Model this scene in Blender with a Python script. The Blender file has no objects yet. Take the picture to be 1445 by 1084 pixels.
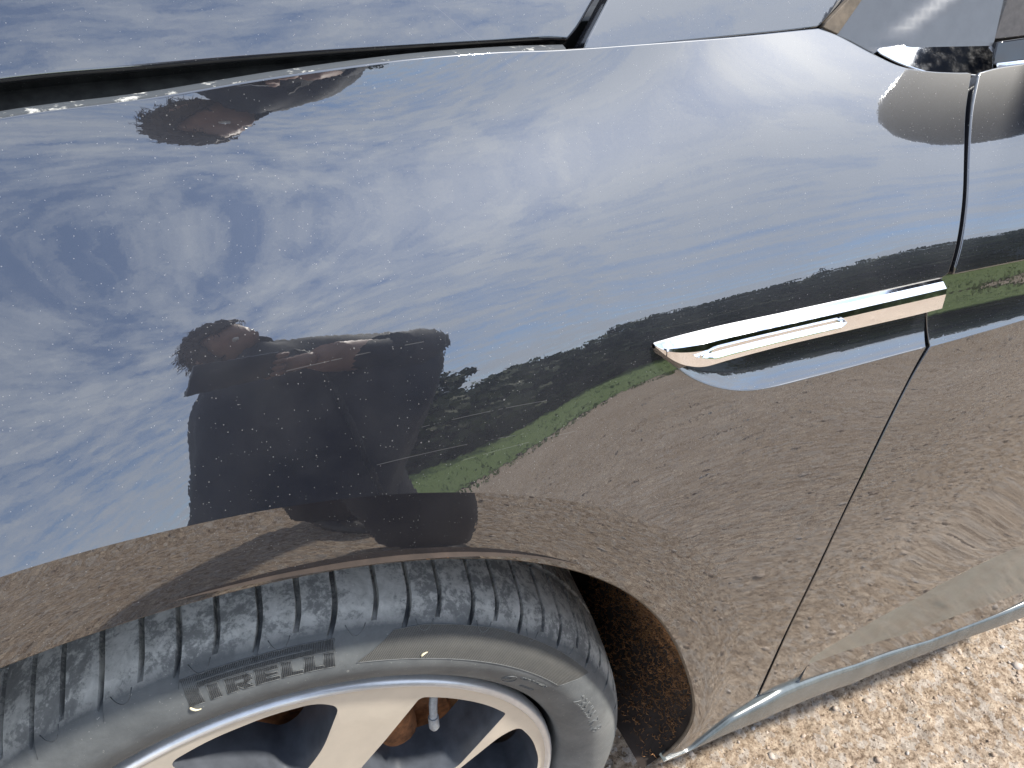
import bpy, bmesh, math, random
import numpy as np
from mathutils import Vector, Matrix
from mathutils.geometry import delaunay_2d_cdt
random.seed(4); RNG = np.random.RandomState(7)
scene = bpy.context.scene
col = scene.collection
rad = math.radians

# ---------------------------------------------------------------- camera
CAM = np.array([0.04369034, -0.28835384, 1.13886921])
CR = np.array([0.91581, -0.401431, 0.012014]); CU = np.array([0.236987, 0.564321, 0.790809]); CF = np.array([0.324235, 0.721384, -0.611945])
cd = bpy.data.cameras.new("camera"); cam = bpy.data.objects.new("camera", cd); col.objects.link(cam)
cam.matrix_world = Matrix(((CR[0], CU[0], -CF[0], CAM[0]), (CR[1], CU[1], -CF[1], CAM[1]), (CR[2], CU[2], -CF[2], CAM[2]), (0, 0, 0, 1)))
cd.sensor_width = 36.0; cd.lens = 36.0 * 1020 / 1445; cd.clip_start = 0.02; cd.clip_end = 2000
scene.camera = cam

# ---------------------------------------------------------------- light
SUN_AZ, SUN_EL = 66.0, 50.0        # azimuth from -Y (out of the car's side) towards +X (rear)
sd = Vector((math.cos(rad(SUN_EL)) * math.sin(rad(SUN_AZ)), -math.cos(rad(SUN_EL)) * math.cos(rad(SUN_AZ)), math.sin(rad(SUN_EL))))
sl = bpy.data.lights.new("sun", 'SUN'); so = bpy.data.objects.new("sun", sl); col.objects.link(so)
sl.energy = 4.2; sl.angle = rad(3.0); sl.color = (1.0, 0.95, 0.86)
so.rotation_euler = sd.to_track_quat('Z', 'Y').to_euler()
w = bpy.data.worlds.new("World"); scene.world = w; w.use_nodes = True
nt = w.node_tree; nt.nodes.clear()
def N(t, typ, loc=None, **kw):
    n = t.nodes.new(typ)
    for k, v in kw.items(): setattr(n, k, v)
    return n
def setin(n, **kw):
    for k, v in kw.items(): n.inputs[k.replace('_', ' ')].default_value = v
def mth(t, op, a, b=None, c=None, clamp=False):
    n = t.nodes.new('ShaderNodeMath'); n.operation = op; n.use_clamp = clamp
    for i, v in enumerate((a, b, c)):
        if v is None: continue
        if isinstance(v, (int, float)): n.inputs[i].default_value = v
        else: t.links.new(v, n.inputs[i])
    return n.outputs[0]
def ramp(t, fac, stops, interp='LINEAR'):
    n = t.nodes.new('ShaderNodeValToRGB'); t.links.new(fac, n.inputs[0]); n.color_ramp.interpolation = interp
    e = n.color_ramp.elements
    while len(e) < len(stops): e.new(0.5)
    for i, (p, c) in enumerate(stops):
        e[i].position = p; e[i].color = tuple(c) + (1,) if len(c) == 3 else c
    return n.outputs[0]
def mixc(t, fac, a, b, blend='MIX'):
    n = t.nodes.new('ShaderNodeMix'); n.data_type = 'RGBA'; n.blend_type = blend; n.clamp_factor = True
    for s, v in ((n.inputs[0], fac), (n.inputs[6], a), (n.inputs[7], b)):
        if isinstance(v, (int, float)): s.default_value = v
        elif isinstance(v, tuple): s.default_value = v + (1,) if len(v) == 3 else v
        else: t.links.new(v, s)
    return n.outputs[2]
sky = N(nt, 'ShaderNodeTexSky', sky_type='NISHITA'); sky.sun_disc = False
sky.sun_elevation = rad(SUN_EL); sky.sun_rotation = math.atan2(sd.x, sd.y); sky.air_density = 1.0; sky.dust_density = 0.05
tc = N(nt, 'ShaderNodeTexCoord'); sep = N(nt, 'ShaderNodeSeparateXYZ'); nt.links.new(tc.outputs['Generated'], sep.inputs[0])
zz = mth(nt, 'ADD', mth(nt, 'MAXIMUM', sep.outputs[2], 0.0), 0.16)
cx = mth(nt, 'DIVIDE', sep.outputs[0], zz); cy = mth(nt, 'DIVIDE', sep.outputs[1], zz)
cmb = N(nt, 'ShaderNodeCombineXYZ'); nt.links.new(cx, cmb.inputs[0]); nt.links.new(cy, cmb.inputs[1])
mp = N(nt, 'ShaderNodeMapping'); nt.links.new(cmb.outputs[0], mp.inputs[0]); mp.inputs['Rotation'].default_value = (0, 0, rad(35)); mp.inputs['Location'].default_value = (3.1, 1.7, 0.4); mp.inputs['Scale'].default_value = (1.0, 1.35, 1)
def noise(t, vec, scale, detail=6, rough=0.6, dist=0.0, lac=2.0):
    n = N(t, 'ShaderNodeTexNoise'); setin(n, Scale=scale, Detail=detail, Roughness=rough, Distortion=dist, Lacunarity=lac)
    if vec is not None: t.links.new(vec, n.inputs['Vector'])
    return n.outputs[0]
big = noise(nt, mp.outputs[0], 1.3, 3, 0.5)
fin = noise(nt, mp.outputs[0], 8.0, 13, 0.66, 0.25)
cov = mth(nt, 'ADD', mth(nt, 'MULTIPLY', big, 0.50), mth(nt, 'MULTIPLY', fin, 0.80))
cl = ramp(nt, cov, [(0.47, (0.14, 0.14, 0.14)), (0.57, (0.50, 0.50, 0.50)), (0.72, (0.95, 0.95, 0.95))])
vm = N(nt, 'ShaderNodeVectorMath', operation='DOT_PRODUCT'); nt.links.new(tc.outputs['Generated'], vm.inputs[0]); vm.inputs[1].default_value = sd
glow = mth(nt, 'POWER', mth(nt, 'MAXIMUM', vm.outputs['Value'], 0.0), 6.0)
glow2 = mth(nt, 'POWER', mth(nt, 'MAXIMUM', vm.outputs['Value'], 0.0), 1.5)
K = CLOUDK = 7.2
cbr = mth(nt, 'ADD', mth(nt, 'MULTIPLY', glow, 1.4), mth(nt, 'ADD', mth(nt, 'MULTIPLY', glow2, 1.2), K))
ccol = N(nt, 'ShaderNodeVectorMath', operation='SCALE'); ccol.inputs[0].default_value = (0.78, 0.86, 1.0); nt.links.new(cbr, ccol.inputs['Scale'])
skym = N(nt, 'ShaderNodeVectorMath', operation='MULTIPLY'); nt.links.new(sky.outputs[0], skym.inputs[0]); skym.inputs[1].default_value = (1.35, 1.35, 1.42)
skc = mixc(nt, cl, skym.outputs[0], ccol.outputs[0])
bg = N(nt, 'ShaderNodeBackground'); nt.links.new(skc, bg.inputs[0]); bg.inputs[1].default_value = 0.13
wo = N(nt, 'ShaderNodeOutputWorld'); nt.links.new(bg.outputs[0], wo.inputs[0])
vs = scene.view_settings; vs.view_transform = 'Standard'; vs.look = 'None'; vs.gamma = 1.0; vs.use_curve_mapping = False; vs.exposure = 0.93

# ---------------------------------------------------------------- baked car surface (metres, car axes: X rear, Y into the car, Z up)
COEF = [19462,18636,17873,17174,16538,15963,15452,15007,14639,14359,14186,14139,14236,14498,14939,15568,16389,17399,18594,19969,21519,23243,17955,17090,16291,15562,14904,14318,13808,13375,13025,12770,12626,12610,12742,13042,13525,14206,15096,16199,17513,19030,20737,22625,16492,15589,14755,13991,13302,12693,12168,11731,11387,11147,11027,11045,11224,11582,12138,12904,13889,15098,16522,18149,19961,21946,15075,14138,13266,12463,11735,11089,10533,10075,9723,9488,9387,9443,9680,10120,10779,11665,12777,14104,15629,17331,19191,21194,13707,12740,11831,10985,10209,9512,8908,8410,8032,7790,7704,7800,8108,8655,9453,10500,11772,13233,14848,16585,18420,20341,12388,11400,10457,9564,8731,7971,7300,6740,6315,6050,5972,6112,6506,7188,8168,9422,10893,12509,14203,15924,17642,19344,11123,10124,9152,8211,7313,6476,5721,5076,4579,4271,4190,4374,4869,5723,6937,8451,10163,11955,13716,15361,16843,18148,9915,8918,7924,6936,5969,5044,4188,3437,2841,2462,2358,2582,3199,4270,5775,7606,9606,11597,13408,14906,16011,16691,8770,7788,6781,5752,4715,3695,2726,1851,1131,648,490,738,1499,2840,4699,6909,9246,11453,13288,14557,15124,14930,7697,6740,5729,4667,3567,2453,1366,358,-502,-1119,-1377,-1137,-224,1434,3718,6378,9101,11530,13350,14291,14152,12858,6711,5778,4771,3690,2541,1346,148,-993,-1996,-2763,-3155,-2965,-1933,57,2835,6027,9178,11823,13567,14050,13055,10541,5828,4911,3910,2823,1649,401,-886,-2145,-3283,-4185,-4699,-4585,-3512,-1249,2048,5850,9462,12318,13880,13736,11794,8133,5070,4144,3146,2069,901,-362,-1696,-3041,-4289,-5293,-5875,-5807,-4761,-2368,1375,5797,9923,12983,14172,13228,10385,5881,4459,3487,2480,1425,297,-929,-2254,-3630,-4945,-6012,-6602,-6488,-5436,-3074,885,5719,10556,13721,14252,12450,8952,4082,4011,2953,1920,893,-164,-1300,-2545,-3880,-5197,-6285,-6851,-6601,-5368,-3050,719,5436,11362,14285,13933,11478,7755,3030,3738,2557,1476,478,-487,-1486,-2582,-3790,-5029,-6085,-6614,-6220,-4641,-2071,1072,5001,12107,14329,13241,10618,7142,2961,3631,2313,1170,191,-673,-1505,-2397,-3402,-4479,-5433,-5901,-5425,-3610,-613,1963,5209,12536,13848,12610,10342,7444,4021,3667,2235,1030,54,-721,-1382,-2044,-2798,-3645,-4427,-4785,-4268,-2542,329,2980,6550,12978,13593,12765,11088,8883,6257,3799,2321,1080,96,-623,-1139,-1586,-2091,-2680,-3230,-3436,-2869,-1245,1270,4029,7526,13762,14896,14254,13085,11542,9611,3965,2552,1333,345,-363,-799,-1087,-1398,-1763,-2054,-2077,-1460,193,2435,4716,8308,14543,16831,16878,16309,15343,13926,4100,2877,1763,802,71,-378,-606,-802,-1028,-1107,-936,-265,1252,3295,5316,9331,15162,18516,20054,20412,20021,18972,4149,3211,2286,1409,655,114,-172,-301,-474,-498,-198,549,1858,3617,5611,9424,15055,20160,23273,24798,25131,24463,4093,3448,2739,1988,1258,649,266,137,-11,-60,210,928,2118,3659,5478,9288,15101,21323,26023,28866,30139,30072,3927,3571,3096,2509,1853,1216,730,487,334,228,359,955,2033,3722,5249,8936,15253,22166,28028,32138,34553,35438,3655,3563,3323,2926,2385,1760,1169,753,534,359,367,807,1747,3419,4707,8470,15380,22629,29157,34348,38020,40206,3291,3412,3384,3182,2775,2177,1475,855,532,342,319,640,1399,2830,3978,7740,14729,22280,29319,35426,40362,44068,2857,3121,3253,3217,2937,2353,1503,622,223,159,234,491,1134,2224,3325,6866,13339,20989,28499,35421,41550,46810,2383,2714,2929,2993,2805,2213,1188,76,-332,-166,129,374,863,1811,2877,5872,11529,18999,26848,34465,41646,48338,1893,2228,2445,2520,2367,1793,669,-537,-888,-545,-70,265,684,1370,2507,5109,9965,16836,24681,32756,40772,48663,1413,1709,1869,1880,1696,1201,197,-883,-1207,-884,-357,106,553,1053,2182,4551,8759,14871,22350,30551,39101,47887,962,1200,1288,1217,982,600,-40,-860,-1225,-1058,-608,-102,381,854,1920,4102,7810,13207,20110,28106,36842,46167,558,744,787,688,481,244,-66,-611,-992,-1002,-717,-291,176,684,1699,3699,7006,11797,18066,25621,34214,43702,217,382,438,400,316,230,73,-260,-581,-721,-635,-377,0,504,1479,3308,6276,10556,16216,23208,31406,40709,-45,152,289,385,468,521,458,242,-30,-257,-356,-296,-70,349,1249,2912,5577,9411,14512,20906,28552,37397,-214,81,357,623,872,1050,1075,916,650,353,103,-26,19,277,1037,2510,4884,8313,12902,18706,25728,33944,-277,183,637,1079,1473,1752,1844,1724,1446,1087,722,432,287,333,879,2113,4187,7231,11345,16586,22968,30478,-224,456,1112,1723,2238,2592,2729,2633,2345,1937,1486,1065,735,540,803,1735,3481,6151,9819,14526,20280,27071,-52,897,1770,2540,3153,3557,3717,3633,3338,2899,2388,1863,1361,904,818,1379,2766,5067,8315,12517,17664,23750]
HOODLINE = [[-0.0376,1.0254],[0.0248,1.0269],[0.0957,1.0307],[0.1601,1.0314],[0.2252,1.0284],[0.2776,1.0242],[0.3961,1.0194],[0.5012,1.0179]]
TOP2 = [[0.5012,1.0179],[0.5158,1.0135],[0.5291,1.0079],[0.5483,0.9992],[0.5719,0.9902],[0.5993,0.9852],[0.6241,0.9827],[0.6421,0.9816]]
SHUTF = [[0.6421,0.9816],[0.6234,0.9578],[0.6111,0.9316],[0.6017,0.8992],[0.5942,0.8692],[0.5886,0.8507],[0.5733,0.8269],[0.5775,0.7884],[0.5653,0.7648],[0.5414,0.7081],[0.5151,0.6146],[0.4988,0.4896],[0.497,0.3257]]
SHUTD = [[0.6514,0.9811],[0.6313,0.9573],[0.6176,0.9311],[0.6083,0.8985],[0.601,0.8683],[0.5956,0.8491],[0.5815,0.8242],[0.5834,0.7872],[0.5696,0.7638],[0.5458,0.7068],[0.5191,0.6129],[0.5038,0.4865],[0.5039,0.3249]]
LIP = [[-0.1229,0.7957],[-0.11,0.7969],[-0.0903,0.7979],[-0.0715,0.7967],[-0.0507,0.7946],[-0.0298,0.7923],[-0.008,0.789],[0.0149,0.7856],[0.0388,0.7816],[0.0637,0.775],[0.0901,0.7675],[0.1179,0.7583],[0.147,0.7469],[0.1676,0.7367],[0.2005,0.717],[0.2241,0.6999],[0.256,0.6723],[0.284,0.6417],[0.3126,0.5984],[0.3394,0.5499],[0.3639,0.4917],[0.3825,0.4385],[0.3939,0.3854],[0.3939,0.3212],[0.3817,0.2885],[0.3619,0.2794]]
CREASE = [[-0.101,0.8536],[-0.0894,0.8536],[-0.0516,0.8527],[-0.0277,0.8512],[0.0013,0.848],[0.0318,0.8417],[0.0711,0.8311],[0.0964,0.8239],[0.1225,0.8162],[0.1451,0.8077],[0.1729,0.7952],[0.1995,0.7822],[0.2275,0.7665],[0.2505,0.7519],[0.2757,0.734],[0.2993,0.7149],[0.3226,0.6932],[0.341,0.6719],[0.357,0.6507],[0.3705,0.6319],[0.3828,0.6112],[0.3959,0.585],[0.4056,0.5591],[0.4143,0.5288],[0.4219,0.4979],[0.4275,0.4622],[0.4327,0.4135],[0.4298,0.3515],[0.4211,0.3075],[0.4118,0.2805]]
FBOT = [[0.497,0.3257],[0.4632,0.3079],[0.4349,0.2941],[0.4118,0.2805],[0.3576,0.2911]]
VL = [[0.2989,0.854],[0.3067,0.8467],[0.3166,0.8376],[0.3351,0.8216],[0.3581,0.8076],[0.3821,0.798],[0.4067,0.793],[0.4573,0.79],[0.5181,0.7881],[0.5777,0.7877]]
CT = [[0.3033,0.8548],[0.3274,0.854],[0.3592,0.8525],[0.4184,0.8496],[0.4876,0.8481],[0.5459,0.8478],[0.583,0.8481]]
CB = [[0.3031,0.8539],[0.3093,0.848],[0.3187,0.8405],[0.3273,0.8357],[0.3419,0.8308],[0.3648,0.8297],[0.4186,0.8282],[0.4895,0.826],[0.5494,0.8246],[0.5797,0.8251]]
DA = [[0.5956,0.8491],[0.6281,0.8496],[0.6703,0.8502],[0.7304,0.8512]]
DB = [[0.5834,0.7872],[0.6364,0.7893],[0.6887,0.7925],[0.7518,0.7964]]
DBOT = [[0.5039,0.3249],[0.5409,0.3084],[0.6811,0.2654],[0.8238,0.2408],[0.9537,0.2439],[1.0126,0.2484],[1.098,0.2434]]
BELT = [[0.6514,0.9811],[0.6723,0.9831],[0.6983,0.9842],[0.7536,0.9877]]
OLT = [[0.5583,0.3505],[0.5904,0.358],[0.6271,0.3656],[0.6737,0.3766],[0.7263,0.388],[0.7614,0.4049],[0.8031,0.42],[0.8381,0.4296],[0.8766,0.4334],[0.9397,0.4404]]
OLB = [[0.5613,0.3427],[0.6015,0.3313],[0.6687,0.3152],[0.752,0.2911],[0.8134,0.2889],[0.896,0.2887],[0.9837,0.2873],[1.067,0.2832]]
SILLB = [[0.3482,0.2938],[0.4241,0.2735],[0.524,0.2407],[0.5718,0.227],[0.6913,0.1907],[0.8099,0.1874],[0.9213,0.1878],[1.0546,0.1865],[1.15,0.1733]]
HOODE=[[-0.0512,1.0341],[-0.0388,1.0342],[0.0281,1.034],[0.1038,1.0334],[0.19,1.0314],[0.238,1.03],[0.2763,1.0288],[0.2894,1.0274]]
HOODR=[[0.2894,1.0274],[0.297,1.0328],[0.3111,1.0462],[0.3228,1.0573]]
COWL=[[0.2956,1.0231],[0.3387,1.021],[0.4008,1.02],[0.4682,1.0191],[0.5063,1.019],[0.5102,1.0201],[0.5444,1.0385],[0.5771,1.0543],[0.3426,1.0672],[0.3207,1.0471]]
SAILO=[[0.5141,1.0165],[0.5274,1.0114],[0.5403,1.0068],[0.5639,0.9968],[0.5868,0.9872],[0.6162,0.9804],[0.6475,0.9777],[0.6738,0.9769],[0.6815,0.9871],[0.6859,0.9974],[0.695,1.027],[0.701,1.047],[0.5668,1.0518],[0.5429,1.0364]]
SAILRIDGE=[[0.5582,1.0032],[0.568,1.011],[0.6087,1.031],[0.6395,1.0468]]
CHR=[[0.5628,0.9999],[0.5692,1.0005],[0.5983,1.0007],[0.6284,0.9999],[0.6794,0.9978],[0.6845,0.9964],[0.6809,0.986],[0.6743,0.9784],[0.6472,0.9793],[0.616,0.982],[0.5889,0.9886],[0.572,0.9948]]
DBELT=[[0.6852,0.9979],[0.7183,0.9986],[0.7816,0.9991],[0.7872,0.9789],[0.7226,0.98],[0.68,0.9803]]
DGLASS=[[0.6903,1.0484],[0.6873,1.0185],[0.6848,1.0001],[0.7179,1.0002],[0.7811,1.0008],[0.7857,1.0449]]
SAILSEAL=[[0.512,1.0181],[0.5394,1.0379],[0.5497,1.0375],[0.5259,1.0129]]
MIRX, MIRY, MIRZ = 0.97, 0.0, 1.21
SHED = (14.5, -14.6, -0.016, 22.0)
POLE = (17.5, -19.0, -0.016)
PERS = (0.24, -0.62)
HEADC = (0.125, -0.58, 1.415)

CO = np.array(COEF, float) * 1e-5
X0, Z0, H, NX, NZ = -1.0, -0.05, 0.07, 38, 22
def _bas(t, n):
    i = np.clip(np.floor(t).astype(int), 0, n - 4); w_ = t - i
    return i, np.stack([(1 - w_)**3, 3*w_**3 - 6*w_**2 + 4, -3*w_**3 + 3*w_**2 + 3*w_ + 1, w_**3], 1) / 6
def fsurf(x, z):
    """depth y of the car's side at (x, z): one smooth pressed shape"""
    x = np.clip(np.atleast_1d(np.asarray(x, float)), X0, X0 + H*(NX-3) - 1e-6); z = np.clip(np.atleast_1d(np.asarray(z, float)), Z0, Z0 + H*(NZ-3) - 1e-6)
    i, Bx = _bas((x - X0)/H, NX); j, Bz = _bas((z - Z0)/H, NZ); r = 0
    for a in range(4):
        for b in range(4): r = r + Bx[:, a]*Bz[:, b]*CO[(i+a)*NZ + j + b]
    return r

# ---------------------------------------------------------------- helpers
def tag(o, label=None, cat=None, group=None, kind=None):
    if label: o['label'] = label
    if cat: o['category'] = cat
    if group: o['group'] = group
    if kind: o['kind'] = kind
    return o
def empty(name, loc=(0, 0, 0)):
    o = bpy.data.objects.new(name, None); o.location = loc; o.empty_display_size = 0.1; col.objects.link(o); return o
def link(name, me, mat=None, parent=None, smooth=None):
    o = bpy.data.objects.new(name, me); col.objects.link(o)
    if mat is not None and not me.materials: me.materials.append(mat)
    if parent is not None:
        o.parent = parent
        if parent.type == 'EMPTY': o.location = -Vector(parent.location) if getattr(parent, 'rotation_euler', None) is not None else (0, 0, 0)
    return o
def mesh_np(name, V, F, mat=None, parent=None, normals=None, smooth=True, angle=None, matid=None, mats=None):
    me = bpy.data.meshes.new(name); me.from_pydata([tuple(map(float, v)) for v in V], [], [tuple(map(int, f)) for f in F])
    me.validate(clean_customdata=False)
    if smooth: me.polygons.foreach_set('use_smooth', [True]*len(me.polygons))
    if angle is not None: me.set_sharp_from_angle(angle=rad(angle))
    if mats:
        for m in mats: me.materials.append(m)
        me.polygons.foreach_set('material_index', matid)
    me.update()
    if normals is not None and len(me.vertices) == len(normals): me.normals_split_custom_set_from_vertices([tuple(n) for n in normals])
    return link(name, me, mat, parent)
class PB:
    """collects patches with exact normals"""
    def __init__(s): s.V = []; s.N = []; s.F = []; s.n = 0
    def add(s, V, Nn, F):
        s.V.append(np.asarray(V, float)); s.N.append(np.asarray(Nn, float)); s.F += [tuple(int(q) + s.n for q in f) for f in F]; s.n += len(V)
    def grid(s, P, flip=False):
        n, m, _ = P.shape
        du = np.gradient(P, axis=0); dv = np.gradient(P, axis=1); nn = np.cross(du, dv); nn /= np.linalg.norm(nn, axis=2)[..., None] + 1e-12
        if flip: nn = -nn
        I = np.arange(n*m).reshape(n, m); a, b, c_, d = I[:-1, :-1].ravel(), I[1:, :-1].ravel(), I[1:, 1:].ravel(), I[:-1, 1:].ravel()
        F = np.stack([a, b, c_, d] if not flip else [a, d, c_, b], 1)
        s.add(P.reshape(-1, 3), nn.reshape(-1, 3), F)
    def build(s, name, mat, parent):
        return mesh_np(name, np.concatenate(s.V), s.F, mat, parent, np.concatenate(s.N))
def resample(pts, d, closed=False, smooth=True):
    """smooth curve through 2-D or 3-D points with spacing d"""
    p = np.asarray(pts, float); out = []
    n = len(p); segs = n if closed else n - 1
    for i in range(segs):
        p1 = p[i]; p2 = p[(i+1) % n]
        p0 = p[(i-1) % n] if (closed or i > 0) else 2*p1 - p2
        p3 = p[(i+2) % n] if (closed or i + 2 < n) else 2*p2 - p1
        k = max(1, int(round(np.linalg.norm(p2 - p1)/d)))
        for t in np.arange(k)/k:
            if smooth:
                l0 = np.linalg.norm(p1-p0)**.5 + 1e-6; l1 = np.linalg.norm(p2-p1)**.5 + 1e-6; l2 = np.linalg.norm(p3-p2)**.5 + 1e-6
                m1 = (p2-p1)/l1**2 if 0 else ((p1-p0)/l0 - (p2-p0)/(l0+l1) + (p2-p1)/l1)*l1
                m2 = ((p2-p1)/l1 - (p3-p1)/(l1+l2) + (p3-p2)/l2)*l1
                out.append((2*t**3-3*t**2+1)*p1 + (t**3-2*t**2+t)*m1 + (-2*t**3+3*t**2)*p2 + (t**3-t**2)*m2)
            else: out.append(p1 + t*(p2-p1))
    if not closed: out.append(p[-1])
    return np.array(out)
def inside(P, loop):
    x, y = P[:, 0], P[:, 1]; r = np.zeros(len(P), bool); n = len(loop); j = n - 1
    for i in range(n):
        xi, yi = loop[i]; xj, yj = loop[j]
        c = ((yi > y) != (yj > y)) & (x < (xj - xi)*(y - yi)/((yj - yi) + 1e-15) + xi); r ^= c; j = i
    return r
def dist_loop(P, loop):
    A = np.asarray(loop); D = np.full(len(P), 9.)
    for k in range(0, len(A)): D = np.minimum(D, np.hypot(P[:, 0]-A[k, 0], P[:, 1]-A[k, 1]))
    return D
def nrm(fun, x, z, sgn=-1):
    e = 2e-4; fx = (fun(x+e, z) - fun(x-e, z))/(2*e); fz = (fun(x, z+e) - fun(x, z-e))/(2*e)
    n = np.stack([fx, -np.ones_like(fx), fz], 1); return n/np.linalg.norm(n, axis=1)[:, None]
def panel(pb, loop, fun, sp=0.008, flange=0.014, r=0.0016, open_edge=None):
    """sheet of pressed metal filling the (x,z) outline, with a rounded, folded edge"""
    loop = np.asarray(loop); 
    ar = 0.5*np.sum(loop[:, 0]*np.roll(loop[:, 1], -1) - np.roll(loop[:, 0], -1)*loop[:, 1])
    if ar < 0: loop = loop[::-1]
    x0, z0 = loop.min(0); x1, z1 = loop.max(0)
    G = np.stack(np.meshgrid(np.arange(x0, x1, sp), np.arange(z0, z1, sp)), -1).reshape(-1, 2); G = G + (np.indices((len(np.arange(z0, z1, sp)), len(np.arange(x0, x1, sp))))[0].reshape(-1, 1) % 2)*np.array([[sp/2, 0]])
    G = G[inside(G, loop)]; G = G[dist_loop(G, loop) > sp*0.45]
    allp = np.concatenate([loop, G]); nl = len(loop)
    vv, ee, ff, ov, oe, of = delaunay_2d_cdt([Vector(p) for p in allp], [(i, (i+1) % nl) for i in range(nl)], [], 0, 1e-7)
    Q = np.array([tuple(v) for v in vv]); T = np.array([f for f in ff if len(f) == 3])
    T = T[inside(Q[T].mean(1), loop)]
    a = Q[T[:, 1]] - Q[T[:, 0]]; b = Q[T[:, 2]] - Q[T[:, 0]]; neg = (a[:, 0]*b[:, 1] - a[:, 1]*b[:, 0]) < 0
    T[neg] = T[neg][:, ::-1]
    y = fun(Q[:, 0], Q[:, 1]); V = np.stack([Q[:, 0], y, Q[:, 1]], 1); pb.add(V, nrm(fun, Q[:, 0], Q[:, 1]), T)
    # folded edge
    t = np.roll(loop, -1, 0) - np.roll(loop, 1, 0); t /= np.linalg.norm(t, axis=1)[:, None] + 1e-12
    out = np.stack([t[:, 1], np.zeros(nl), -t[:, 0]], 1); y = fun(loop[:, 0], loop[:, 1]); B = np.stack([loop[:, 0], y, loop[:, 1]], 1); n0 = nrm(fun, loop[:, 0], loop[:, 1])
    inn = -n0; rows = []; nn = []
    for k in range(4):
        a_ = k*math.pi/6; rows.append(B + out*r*math.sin(a_) + inn*r*(1 - math.cos(a_))); nn.append(n0*math.cos(a_) + out*math.sin(a_))
    rows.append(B + out*r*0.9 + inn*(r + flange)); nn.append(out)
    for k in range(4):
        F = [(i, i+nl, (i+1) % nl + nl, (i+1) % nl) for i in range(nl)]
        nk = np.concatenate([nn[k], nn[k+1]]); nk /= np.linalg.norm(nk, axis=1)[:, None]
        pb.add(np.concatenate([rows[k], rows[k+1]]), nk, F)
def bm_obj(name, bm, mat, parent=None, angle=None, smooth=True):
    me = bpy.data.meshes.new(name); bm.to_mesh(me); bm.free()
    if smooth: me.polygons.foreach_set('use_smooth', [True]*len(me.polygons))
    if angle: me.set_sharp_from_angle(angle=rad(angle))
    return link(name, me, mat, parent)
def tube_mesh(paths, radii, seg=8):
    V = []; F = []
    for pts, rr in zip(paths, radii):
        pts = np.asarray(pts, float); n = len(pts); rr = np.broadcast_to(rr, (n,)); T = np.gradient(pts, axis=0); T /= np.linalg.norm(T, axis=1)[:, None] + 1e-12
        up = np.array([0, 0, 1.]) if abs(T[0, 2]) < .9 else np.array([1., 0, 0]); b0 = len(V)
        for i in range(n):
            a = np.cross(T[i], up); a /= np.linalg.norm(a) + 1e-12; b = np.cross(a, T[i])
            for k in range(seg):
                an = 2*math.pi*k/seg; V.append(pts[i] + rr[i]*(a*math.cos(an) + b*math.sin(an)))
        for i in range(n-1):
            for k in range(seg): F.append((b0+i*seg+k, b0+i*seg+(k+1) % seg, b0+(i+1)*seg+(k+1) % seg, b0+(i+1)*seg+k))
        F.append(tuple(b0+k for k in range(seg))[::-1]); F.append(tuple(b0+(n-1)*seg+k for k in range(seg)))
    return V, F
def box_bm(bm, lo, hi, bevel=0.0, M=None):
    r = bmesh.ops.create_cube(bm, size=1.0); vs_ = r['verts']
    for v in vs_: v.co = Vector([(lo[i]+hi[i])/2 + v.co[i]*(hi[i]-lo[i]) for i in range(3)])
    if bevel: 
        es = list({e for v in vs_ for e in v.link_edges}); q = bmesh.ops.bevel(bm, geom=es, offset=bevel, segments=2, affect='EDGES', profile=0.6); vs_ = list({v for f in q['faces'] for v in f.verts} | {v for v in vs_ if v.is_valid})
    if M is not None:
        for v in vs_: v.co = M @ v.co
    return vs_

# ---------------------------------------------------------------- materials
def mat(name):
    m = bpy.data.materials.new(name); m.use_nodes = True; t = m.node_tree; b = t.nodes['Principled BSDF']; return m, t, b
def coords(t, scale=1.0, kind='Object'):
    c = N(t, 'ShaderNodeTexCoord'); return c.outputs[kind]
def bump(t, b, h, strength, dist, prev=None):
    n = N(t, 'ShaderNodeBump'); setin(n, Strength=strength, Distance=dist); t.links.new(h, n.inputs['Height'])
    if prev is not None: t.links.new(prev, n.inputs['Normal'])
    if b is not None: t.links.new(n.outputs[0], b.inputs['Normal'])
    return n.outputs[0]
def simple(name, color, rough=0.5, metal=0.0, ior=1.5, var=0.25, vscale=40, bmp=0.0, coat=0.0):
    m, t, b = mat(name); c = coords(t); nz = noise(t, c, vscale, 6, 0.65)
    lo = tuple(x*(1-var) for x in color); hi = tuple(min(1, x*(1+var)) for x in color)
    t.links.new(ramp(t, nz, [(0.3, lo), (0.7, hi)]), b.inputs['Base Color']); setin(b, Roughness=rough, Metallic=metal, IOR=ior); b.inputs['Coat Weight'].default_value = coat
    if bmp: bump(t, b, nz, bmp, 0.002)
    return m
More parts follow.
